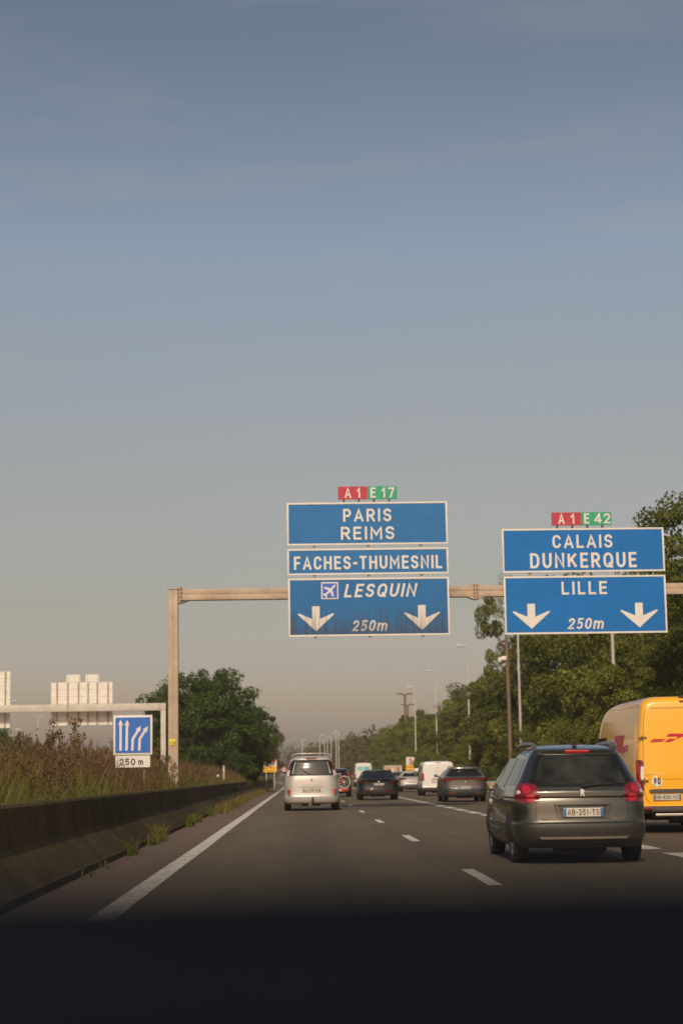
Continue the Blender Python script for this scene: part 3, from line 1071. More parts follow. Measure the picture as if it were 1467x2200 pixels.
lamp('street_lamp', 'low-headed lamp post of the opposite carriageway, below the wide overhead sign', -48.0, 330, 12.7, 'lamps of the opposite carriageway', left=False)

up = thing('utility_pole', 'slim brown pole with a white camera box between two pale lamp posts', 'pole', (13.05, 110, 0.2))
mb = MB()
mb.tube([(0.02, 0, -0.2), (0, 0, 5), (-.05, 0, 10.6)], [0.14, 0.12, 0.10], 9)
mb.build('pole', M_POLE_BR, up, smooth=50)
mb = MB()
mb.box((-0.26, -0.02, 8.06), (0.34, 0.5, 0.26), bev=0.05)
mb.box((-0.52, -0.12, 7.97), (0.2, 0.3, 0.3), bev=0.06)
mb.build('camera_box', M_WHITE, up, smooth=50)


def tpole(label, x, y, h, twin):
    t = thing('twin_arm_pole', label, 'pole', (x, y, 0.0), group='dark twin-arm poles behind the wood')
    mb = MB()
    mb.tube([(0, 0, 0), (0, 0, h)], [0.2, 0.16], 8)
    mb.build('pole', M_POLE_BR, t, smooth=50)
    mb = MB()
    for s in (-1, 1):
        mb.tube([(0, 0, h - .25), (s * .4, 0, h + .05), (s * .95, 0, h + .08)], [.09, .1, .12], 7)
        mb.box((s * .7, 0, h + .08), (.9, .35, .2), bev=.04)
    mb.build('twin_arm', M_POLE_BR, t, smooth=50)


tpole('taller dark brown pole with twin arms, against the sky above the wood', 15.72, 262, 13.0, 1)
tpole('shorter dark brown twin-arm pole just right of the taller one', 18.57, 302, 13.0, 1)


# ------------------------------------------------------------------ roadworks and speed signs
def works_sign(label, x, y, z0, w, h1, h2, tilt, right):
    t = thing('works_sign', label, 'road sign', (x, y, 0.0), group='white and yellow works signs')
    ro = Matrix.Rotation(tilt, 3, 'Y')
    mb = MB()
    mb.box((0, 0, z0 + h2 + h1 / 2 + .01), (w, 0.04, h1), rot=None, bev=0.01)
    a_ = mb.build('white_panel', M_WHITE, t)
    mb = MB()
    k = w * .2
    cx = 0.0 if right else w * .28
    zc = z0 + h2 + h1 * (.62 if right else .68)
    mb.prism([(cx - k, zc + k * .9), (cx + k, zc + k * .9), (cx + k * .1, zc - k)], -0.032, -0.021)
    mb.build('red_symbol', M_SIGNRED, a_)
    if not right:
        mb = MB()
        mb.box((w * .02 + .06, -0.026, zc), (k * .45, 0.011, k * 1.8))
        mb.build('red_symbol', M_SIGNRED, a_)
    mb = MB()
    mb.box((0, 0, z0 + h2 / 2), (w, 0.04, h2), bev=0.01)
    b_ = mb.build('yellow_panel', M_ORANGE, t)
    mb = MB()
    rr = random.Random(5)
    for row in range(2):
        xx = -w * .42
        while xx < w * .36:
            ww = rr.uniform(.05, .11)
            mb.box((xx + ww / 2, -0.025, z0 + h2 * (.7 - .42 * row)), (ww * .55, 0.008, h2 * .2), rot=Matrix.Rotation(rr.uniform(-.4, .4), 3, 'Y'))
            xx += ww + .03
    mb.build('worn_print', M_BLACK, b_)
    mb = MB()
    for s in (-.3, .3):
        mb.tube([(s * w, 0.05, -.3), (s * w, 0.05, z0 + h1 + h2 - .1)], .035, 6)
    mb.build('post', M_ALU, t)
    t.rotation_euler = (0, tilt, 0)


works_sign('narrow white and yellow works sign on the right verge, above the grey hatchback', 12.37, 200, 1.45, 0.92, 0.85, 0.86, 0.03, True)
works_sign('wide white and yellow works sign in the median, left of the silver minivan', -3.03, 190, 1.70, 1.4, 0.68, 0.60, -0.01, False)
ss = thing('speed_limit_sign', 'small round white speed limit sign with red ring beside the silver minivan', 'road sign', (-1.98, 238, 0.0))
mb = MB()
mb.lathe([(0.0, 0.0), (-.02, 0.0), (-.02, 0.36), (0.02, 0.36), (0.02, 0)], 24, 'Y', (0, 0, 2.16))
dsk = mb.build('disc', M_WHITE, ss)
mb = MB()
mb.lathe([(-.021, 0.26), (-.028, 0.265), (-.028, 0.358), (-.021, 0.36)], 24, 'Y', (0, 0, 2.16))
mb.build('red_ring', M_SIGNRED, dsk)
text_obj('lettering', '90', -0.2, 0.2, 2.02, 2.3, -0.022, M_BLACK, dsk)
mb = MB()
mb.tube([(0, 0.05, 0), (0, 0.05, 2.3)], .04, 7)
mb.box((0, 0.0, 1.62), (0.5, 0.03, 0.3))
mb.build('post', M_PLASTIC, ss)
for x_, y_, h_, mm_, lab in ((-4.15, 99, 1.55, M_POLE, 'thin pale marker stake in the median grass near the works sign'), (-3.75, 83, 1.2, M_PLASTIC, 'short dark marker stake just behind the barrier')):
    t = thing('marker_stake', lab, 'stake', (x_, y_, 0.3))
    mb = MB()
    mb.tube([(0, 0, -.1), (0, 0, h_ - .1), (0, 0, h_)], [.05, .05, .03], 7)
    mb.build('stake', mm_, t)
    mb = MB()
    mb.box((0, -.05, h_ - .25), (.08, .02, .14))
    mb.build('reflector', M_WHITE, t)


# ------------------------------------------------------------------ vehicles: a body lofted from horizontal slices
def pchip(xs, ys):
    xs, ys = np.array(xs, float), np.array(ys, float)
    h = np.diff(xs)
    dl = np.diff(ys) / h
    m_ = np.zeros(len(xs))
    for i in range(1, len(xs) - 1):
        if dl[i - 1] * dl[i] > 0:
            w1, w2 = 2 * h[i] + h[i - 1], h[i] + 2 * h[i - 1]
            m_[i] = (w1 + w2) / (w1 / dl[i - 1] + w2 / dl[i])
    m_[0], m_[-1] = dl[0], dl[-1]

    def f(x):
        x = min(max(x, xs[0]), xs[-1])
        i = int(min(max(np.searchsorted(xs, x) - 1, 0), len(xs) - 2))
        t = (x - xs[i]) / h[i]
        return float((2 * t ** 3 - 3 * t ** 2 + 1) * ys[i] + (t ** 3 - 2 * t ** 2 + t) * h[i] * m_[i] + (-2 * t ** 3 + 3 * t ** 2) * ys[i + 1] + (t ** 3 - t ** 2) * h[i] * m_[i + 1])
    return f


class Shell:
    """rows: z, half width, y of the tail, y of the nose, tail corner radius, nose corner radius"""

    def __init__(s, rows, bow=0.07, bowf=0.25, taper=0.04):
        s.rows = rows
        zs = [q[0] for q in rows]
        s.z0, s.z1 = zs[0], zs[-1]
        s.zs = zs
        s.fn = [pchip(zs, [q[k] for q in rows]) for k in range(1, 6)]
        s.bow, s.bowf, s.taper = bow, bowf, taper
        s.L = max(q[3] for q in rows)

    def par(s, z):
        return [f(z) for f in s.fn]

    def tap(s, y):
        t = (y - s.L / 2) / (s.L / 2)
        return (1 - s.taper * t * t) / (1 - s.taper)

    def rear(s, q, z):
        w, yr, yf, rr, rf = s.par(z)
        sg = -1 if q < 0 else 1
        a = abs(q)
        rr = min(rr, w * .95)
        flat = w - rr
        if a <= flat:
            x, y = a, yr
        elif a <= flat + rr * math.pi / 2:
            th = (a - flat) / rr
            x, y = flat + rr * math.sin(th), yr + rr * (1 - math.cos(th))
        else:
            x, y = w, yr + rr + (a - flat - rr * math.pi / 2)
        y += s.bow * (min(x, w) / w) ** 2
        return Vector((sg * x * s.tap(y), y, z))

    def side(s, y, z, sg):
        w = s.par(z)[0]
        return Vector((sg * w * s.tap(y), y, z))

    def off(s, fn, a, z, d):
        e = 0.004
        pz = min(max(z, s.z0 + e), s.z1 - e)
        du = fn(a + e, pz) - fn(a - e, pz)
        dv = fn(a, pz + e) - fn(a, pz - e)
        n = du.cross(dv)
        if n.length < 1e-12:
            n = Vector((0, -1, 0))
        n.normalize()
        p_ = fn(a, z)
        c = Vector((0, s.L / 2, p_.z))
        if n.dot(p_ - c) < 0:
            n = -n
        return p_ + n * d

    def body(s, name, material, parent, nz=46, split=None, m2=None):
        zs = sorted(set([round(q, 4) for q in list(np.linspace(s.z0, s.z1, nz)) + s.zs]))
        rings = []
        for z in zs:
            w, yr, yf, rr, rf = s.par(z)
            rr = min(rr, w * .95)
            rf = min(rf, w * .95)
            pts = []
            flat = w - rr
            for k in range(9):
                pts.append(s.rear(flat * k / 8, z))
            for k in range(1, 8):
                pts.append(s.rear(flat + rr * math.pi / 2 * k / 7, z))
            ys_ = pts[-1].y
            ye = yf - rf - s.bowf
            for k in range(1, 15):
                yy = ys_ + (ye - ys_) * k / 15
                pts.append(Vector((w * s.tap(yy), yy, z)))
            kk = s.tap(ye)
            for k in range(0, 7):
                th = math.pi / 2 * k / 6
                x = w - rf + rf * math.cos(th)
                pts.append(Vector((x * kk, yf - rf + rf * math.sin(th) - s.bowf * (x / w) ** 2, z)))
            for k in range(1, 5):
                x = (w - rf) * (1 - k / 4)
                pts.append(Vector((x * kk, yf - s.bowf * (x / w) ** 2, z)))
            left = [Vector((-q.x, q.y, q.z)) for q in pts[1:-1]][::-1]
            rings.append(pts + left)
        n = len(rings[0])
        mb = MB()
        vs = [q for rg in rings for q in rg]
        for i in range(len(rings) - 1):
            mm_ = m2 if (split and zs[i] + 1e-6 < split) else material
            mb.add([], [])
            k0 = mb.m(mm_)
            for k in range(n):
                mb.f.append((i * n + k, i * n + (k + 1) % n, (i + 1) * n + (k + 1) % n, (i + 1) * n + k))
                mb.mi.append(k0)
        mb.v = [tuple(q) for q in vs]
        mb.f.append(tuple(range(n)))
        mb.mi.append(mb.m(m2 or material))
        mb.f.append(tuple(range((len(rings) - 1) * n, len(rings) * n)))
        mb.mi.append(mb.m(material))
        return mb.build(name, material, parent, smooth=38)

    def patch(s, name, material, parent, rows, d=0.006, ns=12, nz=10, mode='rear', sg=1, curve=False):
        """rows: (z, a, b); a raised sheet following the body between a and b"""
        fn = s.rear if mode == 'rear' else (lambda a, z: s.side(a, z, sg))
        zs = [q[0] for q in rows]
        zz = sorted(set([round(q, 5) for q in list(np.linspace(zs[0], zs[-1], nz + 1)) + zs]))
        A = [q[1] for q in rows]
        B = [q[2] for q in rows]
        if curve and len(rows) > 2:
            fa, fb = pchip(zs, A), pchip(zs, B)
        else:
            fa, fb = (lambda z: float(np.interp(z, zs, A))), (lambda z: float(np.interp(z, zs, B)))
        mb = MB()
        m_, k_ = len(zz), ns + 1
        top, bot = [], []
        for z in zz:
            a, b = fa(z), fb(z)
            for k in range(k_):
                q = a + (b - a) * k / ns
                top.append(s.off(fn, q, z, d))
                bot.append(s.off(fn, q, z, -0.012))
        fs = []
        for i in range(m_ - 1):
            for k in range(ns):
                fs.append((i * k_ + k, i * k_ + k + 1, (i + 1) * k_ + k + 1, (i + 1) * k_ + k))
        N = len(top)
        ring = [k for k in range(k_)] + [i * k_ + ns for i in range(1, m_)] + [(m_ - 1) * k_ + k for k in range(ns - 1, -1, -1)] + [i * k_ for i in range(m_ - 2, 0, -1)]
        for i in range(len(ring)):
            a, b = ring[i], ring[(i + 1) % len(ring)]
            fs.append((a, b, b + N, a + N))
        mb.add(top + bot, fs)
        return mb.build(name, material, parent, smooth=45)


def blob(cx, cz, hw, hz, p=2.5, n=9):
    rows = []
    for i in range(n):
        t = -1 + 2 * i / (n - 1)
        t = math.copysign(abs(t) ** .75, t)
        h = hw * max(0.02, (1 - abs(t) ** p)) ** (1 / p)
        rows.append((cz + hz * t * .999, cx - h, cx + h))
    return rows


_W = {}


def wheel(parent, x, y, rad, wid, sgn):
    key = (round(rad, 3), round(wid, 3))
    if key not in _W:
        mb = MB()
        h = wid / 2
        mb.lathe([(-h * .55, rad * .62), (-h * .9, rad * .66), (-h, rad * .78), (-h * .93, rad * .93), (-h * .72, rad * .99), (-h * .3, rad), (h * .3, rad), (h * .72, rad * .99), (h * .93, rad * .93), (h, rad * .78), (h * .9, rad * .66), (h * .55, rad * .62)], 32, 'X')
        ty = mb.build('wheel', M_TYRE, parent, smooth=40)
        mb = MB()
        mb.lathe([(h * .25, 0.0), (h * .6, rad * .08), (h * .62, rad * .14), (h * .3, rad * .2), (h * .28, rad * .5), (h * .8, rad * .62), (h * .86, rad * .65), (h * .5, rad * .66), (-h * .5, rad * .64), (-h * .5, 0)], 24, 'X')
        for k in range(5):
            mb.box((h * .5, 0, 0), (h * .35, rad * .14, rad * .5), rot=None)
            vs = mb.v[-8:]
            ro = Matrix.Rotation(k * 2 * math.pi / 5, 3, 'X')
            mb.v[-8:] = [tuple(ro @ (Vector(q) + Vector((0, 0, rad * .36)))) for q in vs]
        rm = mb.build('rim', M_RIM, ty, smooth=40)
        _W[key] = (ty.data, rm.data)
    else:
        ty = link('wheel', _W[key][0], parent)
        rm = link('rim', _W[key][1], ty)
    ty.location = (x, y, rad)
    ty.rotation_euler = (rnd.uniform(0, 3), 0, 0 if sgn > 0 else math.pi)
    return ty


def wheels(t, sh, axles, rad, wid, track):
    for y in axles:
        for sg in (-1, 1):
            wheel(t, sg * (track / 2 - wid / 2), y, rad, wid, sg)
            r2 = rad + 0.055
            sh.patch('wheel_arch', M_PLASTIC, t, [(max(sh.z0, z), y - hw, y + hw) for z, hw in [(sh.z0 + .002 + (rad + r2 - sh.z0 - .004) * k / 8, math.sqrt(max(0.0009, r2 ** 2 - (sh.z0 + .002 + (rad + r2 - sh.z0 - .004) * k / 8 - rad) ** 2))) for k in range(9)]], d=0.003, mode='side', sg=sg, ns=8, nz=8)
    mb = MB()
    y0, y1 = axles[0], axles[1]
    mb.box((0, (y0 + y1) / 2, rad * .95), (track - 2 * wid - .1, (y1 - y0) + 1.0, rad * .55), bev=.03)
    mb.box((0, y0, rad), (track - wid, .12, .12))
    mb.tube([(-.35, y0 - .45, rad * .8), (.3, y0 - .45, rad * .8)], .11, 8)
    mb.build('underbody', M_PLASTIC, t)


def plate(sh, t, text, x, z, w=0.52, h=0.11, recess=0.0, y=None, letters=M_BLACK):
    yy = (sh.rear(x, z).y if y is None else y) - 0.022 + recess
    mb = MB()
    mb.box((x, yy, z), (w, 0.014, h), bev=0.004)
    o = mb.build('licence_plate', M_PLATE, t)
    for s in (-1, 1):
        mb = MB()
        mb.box((x + s * (w / 2 - .020), yy - .0085, z), (.034, .004, h - .012))
        mb.build('blue_band', M_PLATEBLUE, o)
    if text:
        text_obj('lettering', text, x - w * .40, x + w * .40, z - h * .32, z + h * .34, yy - .0075, letters, o, depth=.003, spacing=1.15, wt=.125)
    return o


def mirror(t, x, y, z, sg, material, w=.2, h=.15):
    mb = MB()
    mb.box((sg * (x + w / 2 + .06), y, z), (w, .11, h), bev=.05)
    mb.box((sg * (x + .04), y + .02, z - h * .3), (.14, .05, .05))
    o = mb.build('mirror', material, t, smooth=60)
    mb = MB()
    mb.box((sg * (x + w / 2 + .06), y - .056, z), (w * .84, .008, h * .8), rot=Matrix.Rotation(R(3), 3, 'X'), bev=.003)
    mb.build('mirror_glass', M_MIRROR, o)
    return o


def paint(name, c, metal=0.0, rough=0.4, var=.04):
    return mat(name, c, rough=rough, metal=metal, coat=0.9, var=var, scale=1.2, coat_rough=0.05)


# --- dark grey estate, the nearest car
GREY = paint('dark_grey_paint', (0.085, 0.083, 0.068), metal=0.85, rough=0.30)
est = thing('estate_car', 'dark grey-green estate car with roof rails, nearest in the right foreground', 'car', (3.58, 22.55, 0))
sh = Shell([
    (0.20, .76, .14, 3.95, .20, .30), (0.27, .82, .045, 4.08, .26, .40), (0.335, .845, .012, 4.13, .27, .45), (0.45, .865, .0, 4.16, .28, .50), (0.505, .868, .006, 4.15, .28, .5),
    (0.522, .862, .045, 4.14, .27, .5), (0.60, .86, .06, 4.12, .26, .5), (0.80, .855, .085, 3.98, .24, .5), (0.828, .85, .10, 3.9, .24, .5), (0.845, .85, .072, 3.8, .24, .5), (0.90, .835, .075, 3.6, .24, .5), (0.955, .815, .115, 3.35, .23, .45),
    (1.10, .735, .205, 2.95, .20, .40), (1.30, .635, .325, 2.5, .18, .35), (1.385, .59, .375, 2.3, .16, .3), (1.42, .565, .36, 2.15, .16, .3), (1.46, .53, .50, 2.0, .16, .3), (1.50, .44, .80, 1.7, .2, .2), (1.515, .25, 1.0, 1.5, .15, .1)], bow=.10, taper=.045)
sh.body('body', GREY, est, nz=60, split=.52, m2=mat('lower_grey', (0.036, 0.033, 0.028), rough=.45, metal=.3, coat=.3))
sh.patch('rear_window', M_GLASS, est, [(.965, -.655, .655), (1.0, -.665, .665), (1.30, -.555, .555), (1.365, -.515, .515), (1.378, -.48, .48)], d=.006, ns=22)
sh.patch('reflection_patch', mat('reflection_tint', (0.018, 0.019, 0.016), rough=0.06, var=0.75, scale=3.5, spec=0.35), est, [(1.0, -.60, .60), (1.28, -.50, .50), (1.345, -.465, .465)], d=.009, ns=20)  # lighter patch on the glass, uneven reflections put into its colour
for sg in (-1, 1):
    sh.patch('pillar_trim', paint('gloss_black', (.012, .013, .013), rough=.25), est, [(1.015, sg * .66, sg * .86), (1.2, sg * .585, sg * .76), (1.365, sg * .51, sg * .62)], d=.004, ns=8)
for sg in (-1, 1):
    lt = sh.patch('tail_light', M_LIGHT, est, [(.765, sg * .60, sg * .80), (.80, sg * .565, sg * .87), (.87, sg * .55, sg * .93), (.94, sg * .56, sg * .97), (.985, sg * .59, sg * .96), (1.012, sg * .66, sg * .90)], d=.014, ns=14)
    sh.patch('lamp_lens', M_LIGHT_B, lt, blob(sg * .665, .828, .062, .05, 2.0), d=.020, ns=8)
    sh.patch('lamp_lens', M_LIGHT_B, lt, blob(sg * .71, .935, .06, .05, 2.0), d=.020, ns=8)
    sh.patch('lamp_lens', M_LIGHT_W, lt, blob(sg * .83, .90, .035, .022, 2.0), d=.019, ns=6)
    sh.patch('rear_side_window', M_GLASS, est, [(.99, .62, 1.55), (1.18, .70, 1.55), (1.33, .80, 1.55)], mode='side', sg=sg, d=.004)
    sh.patch('side_window', M_GLASS, est, [(.97, 1.62, 2.45), (1.35, 1.62, 2.42)], mode='side', sg=sg, d=.004)
    sh.patch('side_window', M_GLASS, est, [(.95, 2.52, 3.20), (1.15, 2.52, 2.75), (1.30, 2.52, 2.54)], mode='side', sg=sg, d=.004)
    for yy in (1.585, 2.485):
        sh.patch('pillar_trim', M_PLASTIC, est, [(.965, yy - .03, yy + .03), (1.34, yy - .03, yy + .03)], mode='side', sg=sg, d=.005, ns=2)
    for yy in (1.40, 2.46, 3.3):
        sh.patch('door_gap', M_PLASTIC, est, [(.28, yy - .006, yy + .006), (.95, yy - .006, yy + .006)], mode='side', sg=sg, d=.002, ns=1)
    for yy in (1.62, 2.62):
        sh.patch('door_handle', GREY, est, blob(yy, .82, .10, .02, 3), mode='side', sg=sg, d=.03, ns=6)
    mb = MB()
    mb.tube([(sg * .53, .58, 1.455), (sg * .535, .66, 1.495), (sg * .545, .9, 1.515), (sg * .56, 1.5, 1.525), (sg * .56, 2.1, 1.505), (sg * .555, 2.25, 1.46)], [.03, .034, .034, .03, .03, .03], 10)
    mb.build('roof_rail', mat('rail_grey', (.16, .155, .14), rough=.35, metal=.6), est, smooth=60)
    mirror(est, .70, 3.0, .985, sg, GREY, .19, .13)
    for q0, q1, z0, z1 in ((.6, .61, .535, .78), ):
        sh.patch('tailgate_gap', M_PLASTIC, est, [(z0, sg * q0, sg * q1), (z1, sg * q0, sg * q1)], d=.003, ns=1)
sh.patch('tailgate_gap', M_PLASTIC, est, [(.522, -.6, .6), (.530, -.6, .6)], d=.003, ns=20, nz=1)
sh.patch('bumper_trim', mat('trim_light', (.30, .26, .20), rough=.4, metal=.5), est, [(.322, -.55, .55), (.345, -.58, .58)], d=.02, ns=24, nz=2)
hb = sh.patch('brake_light', M_LIGHT_B, est, [(1.402, -.165, .165), (1.425, -.155, .155)], d=.012, ns=8, nz=2)
# number plate recess with a bright upper lip
pr = sh.patch('plate_surround', mat('recess_grey', (.05, .049, .043), rough=.4, metal=.4), est, [(.565, -.29, .29), (.60, -.335, .335), (.745, -.375, .375), (.775, -.375, .375)], d=.004, ns=16)
sh.patch('plate_handle', M_CHROME if False else GREY, est, [(.74, -.36, .36), (.752, -.37, .37), (.782, -.365, .365)], d=.028, ns=16, nz=4)
sh.patch('plate_flank', GREY, est, [(.57, .285, .31), (.735, .335, .355)], d=.018, ns=2)
sh.patch('plate_flank', GREY, est, [(.57, -.31, -.285), (.735, -.355, -.335)], d=.018, ns=2)
plate(sh, est, 'AB-351-TS', 0.0, .648)
# rampant lion badge, simplified to its outline
lion = [(-.03, -.055), (-.012, -.055), (-.005, -.02), (.008, -.03), (.012, -.055), (.034, -.055), (.026, -.042), (.022, -.008), (.012, .012), (.034, .004), (.036, .016), (.014, .03), (.030, .036), (.026, .048), (.008, .046), (.002, .058), (-.014, .058), (-.026, .046), (-.02, .03), (-.028, .01), (-.022, -.02)]
mb = MB()
yb = sh.rear(0, .885).y
mb.prism([(x * .95, z * .78 + .893) for x, z in lion], yb - .016, yb + .006)
mb.build('badge', mat('badge_silver', (.72, .70, .64), rough=.35, metal=.3), est)
mb = MB()
mb.box((0, .60, 1.50), (.05, .16, .05), rot=Matrix.Rotation(.25, 3, 'X'), bev=.02)
mb.tube([(0, .62, 1.5), (0, .50, 1.56)], [.008, .004], 6)
mb.build('aerial', M_PLASTIC, est)
text_obj('lettering', 'PEUGEOT', -.545, -.345, .555, .578, sh.rear(-.45, .566).y + .004, M_CHROME, est, bold=.02, depth=.012, spacing=1.2)
text_obj('lettering', '207 SW', .385, .545, .555, .578, sh.rear(.45, .566).y + .004, M_CHROME, est, bold=.02, depth=.012)
mb = MB()
mb.tube([(.0, sh.rear(0, .975).y - .03, .975), (.2, sh.rear(.2, 1.0).y - .028, .992), (.42, sh.rear(.42, 1.0).y - .024, 1.0)], [.014, .010, .006], 6)
mb.build('wiper', M_PLASTIC, est)
wheels(est, sh, (.82, 3.36), .305, .205, 1.72)
est.scale = (.965, 1, 1)

# --- silver minivan ahead in our lane
SILV = paint('silver_paint', (0.45, 0.425, 0.385), metal=0.4, rough=0.42)
esp = thing('minivan', 'silver minivan with tall rear window and roof rails, straight ahead in the left lane', 'car', (0.425, 60.9, 0))
sh = Shell([
    (.23, .84, .12, 4.4, .25, .4), (.28, .90, .04, 4.5, .30, .45), (.36, .93, .01, 4.6, .32, .5), (.44, .945, .0, 4.64, .33, .55), (.475, .945, .035, 4.64, .32, .55), (.60, .94, .06, 4.62, .32, .55), (.90, .925, .085, 4.5, .31, .55),
    (1.05, .90, .10, 4.25, .30, .5), (1.18, .865, .125, 3.9, .29, .5), (1.45, .79, .195, 3.3, .26, .45), (1.66, .73, .26, 2.9, .24, .4), (1.74, .70, .26, 2.7, .24, .4), (1.80, .64, .33, 2.4, .24, .35), (1.84, .5, .6, 2.0, .25, .3), (1.855, .3, .9, 1.6, .2, .2)], bow=.12, taper=.02)
sh.body('body', SILV, esp, nz=50)
sh.patch('rear_window', M_GLASS, esp, [(1.185, -.75, .75), (1.20, -.765, .765), (1.62, -.67, .67), (1.70, -.63, .63), (1.715, -.58, .58)], d=.006, ns=24)
sh.patch('reflection_patch', M_GLASS_SM, esp, [(1.21, -.63, .63), (1.45, -.60, .60), (1.655, -.52, .52)], d=.008, ns=20)  # lighter sheet over the glass, its colour stands in for reflections
for sg in (-1, 1):
    lt = sh.patch('tail_light', M_LIGHT, esp, [(1.17, sg * .80, sg * .92), (1.40, sg * .735, sg * .84), (1.60, sg * .675, sg * .75), (1.665, sg * .65, sg * .69)], d=.014, ns=6)
    sh.patch('lamp_lens', M_LIGHT_W, lt, [(1.17, sg * .79, sg * .93), (1.36, sg * .745, sg * .86)], d=.018, ns=6)
    sh.patch('window_edge', mat('pale_edge', (.30, .31, .27), rough=.5), esp, [(1.25, sg * .61, sg * .67), (1.45, sg * .575, sg * .615), (1.66, sg * .525, sg * .55)], d=.0095, ns=3)  # pale strip inside each side of the rear window
    mb = MB()
    mb.prism([(sg * .85, .735), (sg * .75, .725), (sg * .775, .55), (sg * .80, .545)], .06, .2)
    mb.build('reflector', M_LIGHT_B, esp)
    q = MB()
    q.prism([(sg * .735, .725), (sg * .76, .725), (sg * .79, .54), (sg * .765, .54)], .065, .2)
    for y0_, y1_ in ((.85, 1.9), (1.98, 2.9), (2.98, 3.6)):
        sh.patch('side_window', M_GLASS, esp, [(1.2, y0_, y1_), (1.64, y0_ + .05, y1_ - (.02 if y1_ < 3.3 else .45))], mode='side', sg=sg, d=.004)
    mb = MB()
    mb.tube([(sg * .66, .42, 1.80), (sg * .63, .50, 1.90), (sg * .63, .8, 1.915), (sg * .64, 2.3, 1.90), (sg * .64, 2.5, 1.82)], .024, 8)
    mb.build('roof_rail', mat('pale_rail', (.42, .39, .33), rough=.35, metal=.5), esp, smooth=60)
    mirror(esp, .84, 3.35, 1.18, sg, SILV)
mb = MB()
mb.tube([(-.63, .62, 1.905), (-.45, .56, 1.935), (.45, .56, 1.935), (.63, .62, 1.905)], .022, 8)
mb.build('roof_bar', MATS['pale_rail'], esp, smooth=60)
sh.patch('brake_light', mat('dull_red_lamp', (.33, .08, .07), rough=.3), esp, [(1.752, -.20, .20), (1.785, -.19, .19)], d=.012, ns=6, nz=2)
sh.patch('spoiler_gap', M_GREYPL, esp, [(1.735, -.17, .17), (1.748, -.17, .17)], d=.004, ns=4, nz=1)
mb = MB()
mb.tube([(-.02, sh.rear(0, 1.2).y - .03, 1.205), (-.25, sh.rear(.25, 1.32).y - .025, 1.34), (-.42, sh.rear(.42, 1.44).y - .02, 1.45)], [.016, .012, .008], 6)
mb.build('wiper', M_PLASTIC, esp)
sh.patch('plate_surround', mat('worn_surround', (.50, .46, .40), rough=.5), esp, [(.615, -.37, .37), (.78, -.38, .38), (.80, -.38, .38)], d=.006, ns=10)
sh.patch('plate_shade', M_GREYPL, esp, [(.785, -.385, .385), (.80, -.385, .385)], d=.012, ns=8, nz=1)
plate(sh, esp, 'AZ-390-NN', 0.0, .70, w=.60, h=.125)
text_obj('lettering', 'ESPACE', -.27, .27, .855, .885, sh.rear(0, .87).y + .002, mat('dull_letters', (.36, .34, .30), rough=.4), esp, depth=.012, spacing=5)
mb = MB()
yb = sh.rear(0, 1.04).y
di = [(0, .065), (.036, 0), (0, -.065), (-.036, 0)]
ins = [(0, .036), (.019, 0), (0, -.036), (-.019, 0)]
for i in range(4):
    j = (i + 1) % 4
    mb.prism([(di[i][0], di[i][1] + 1.04), (di[j][0], di[j][1] + 1.04), (ins[j][0], ins[j][1] + 1.04), (ins[i][0], ins[i][1] + 1.04)], yb - .014, yb + .01)
mb.build('badge', mat('dark_chrome', (.22, .21, .19), rough=.25, metal=.9), esp)
sh.patch('tailgate_gap', M_GREYPL, esp, [(.468, -.88, .88), (.478, -.88, .88)], d=.003, ns=20, nz=1)
for x_ in (-.27, .30):
    sh.patch('bumper_seam', M_GREYPL, esp, [(.41, x_ - .006, x_ + .006), (.468, x_ - .006, x_ + .006)], d=.004, ns=1, nz=1)
mb = MB()
mb.box((.03, -.02, .36), (.065, .08, .22), bev=.02)
mb.tube([(.03, .1, .26), (.03, -.12, .26), (.03, -.13, .36)], .024, 8)
mb.build('tow_bar', M_PLASTIC, esp, smooth=50)
mb = MB()
mb.box((-.06, .0, .22), (.12, .05, .10), bev=.015)
mb.build('tow_socket', mat('rusty_red', (.16, .06, .04), rough=.7), esp)
wheels(esp, sh, (.95, 3.82), .33, .225, 1.885)

# --- yellow delivery van
YEL = paint('van_yellow', (0.80, 0.38, 0.004), rough=0.35, var=.03)
van = thing('delivery_van', 'yellow high-roof parcel van with red slanted lettering on its rear door', 'van', (7.34, 33.3, 0))
sh = Shell([
    (.36, .88, .10, 5.7, .12, .3), (.40, .985, .02, 5.85, .14, .35), (.44, 1.0, .0, 5.9, .15, .4), (.505, 1.0, .0, 5.9, .15, .4), (.52, .995, .04, 5.9, .10, .4), (.9, .995, .04, 5.85, .10, .5), (1.1, .99, .04, 5.6, .10, .5), (1.25, .985, .045, 5.45, .10, .35), (1.7, .955, .06, 5.2, .10, .28),
    (2.05, .92, .075, 5.0, .10, .28), (2.28, .89, .09, 4.75, .12, .28), (2.33, .88, .095, 4.65, .13, .28), (2.43, .84, .115, 4.3, .15, .28), (2.50, .77, .16, 3.9, .18, .3), (2.545, .66, .25, 3.4, .2, .3), (2.56, .4, .6, 2.6, .2, .2)], bow=.03, taper=.01)
sh.body('body', YEL, van, nz=60, split=.505, m2=M_GREYPL)


def vline(name, x, z0, z1, wd=.006, m_=M_GREYPL, d=.003):
    return sh.patch(name, m_, van, [(z0, x - wd, x + wd), (z1, x - wd, x + wd)], d=d, ns=1, nz=14)


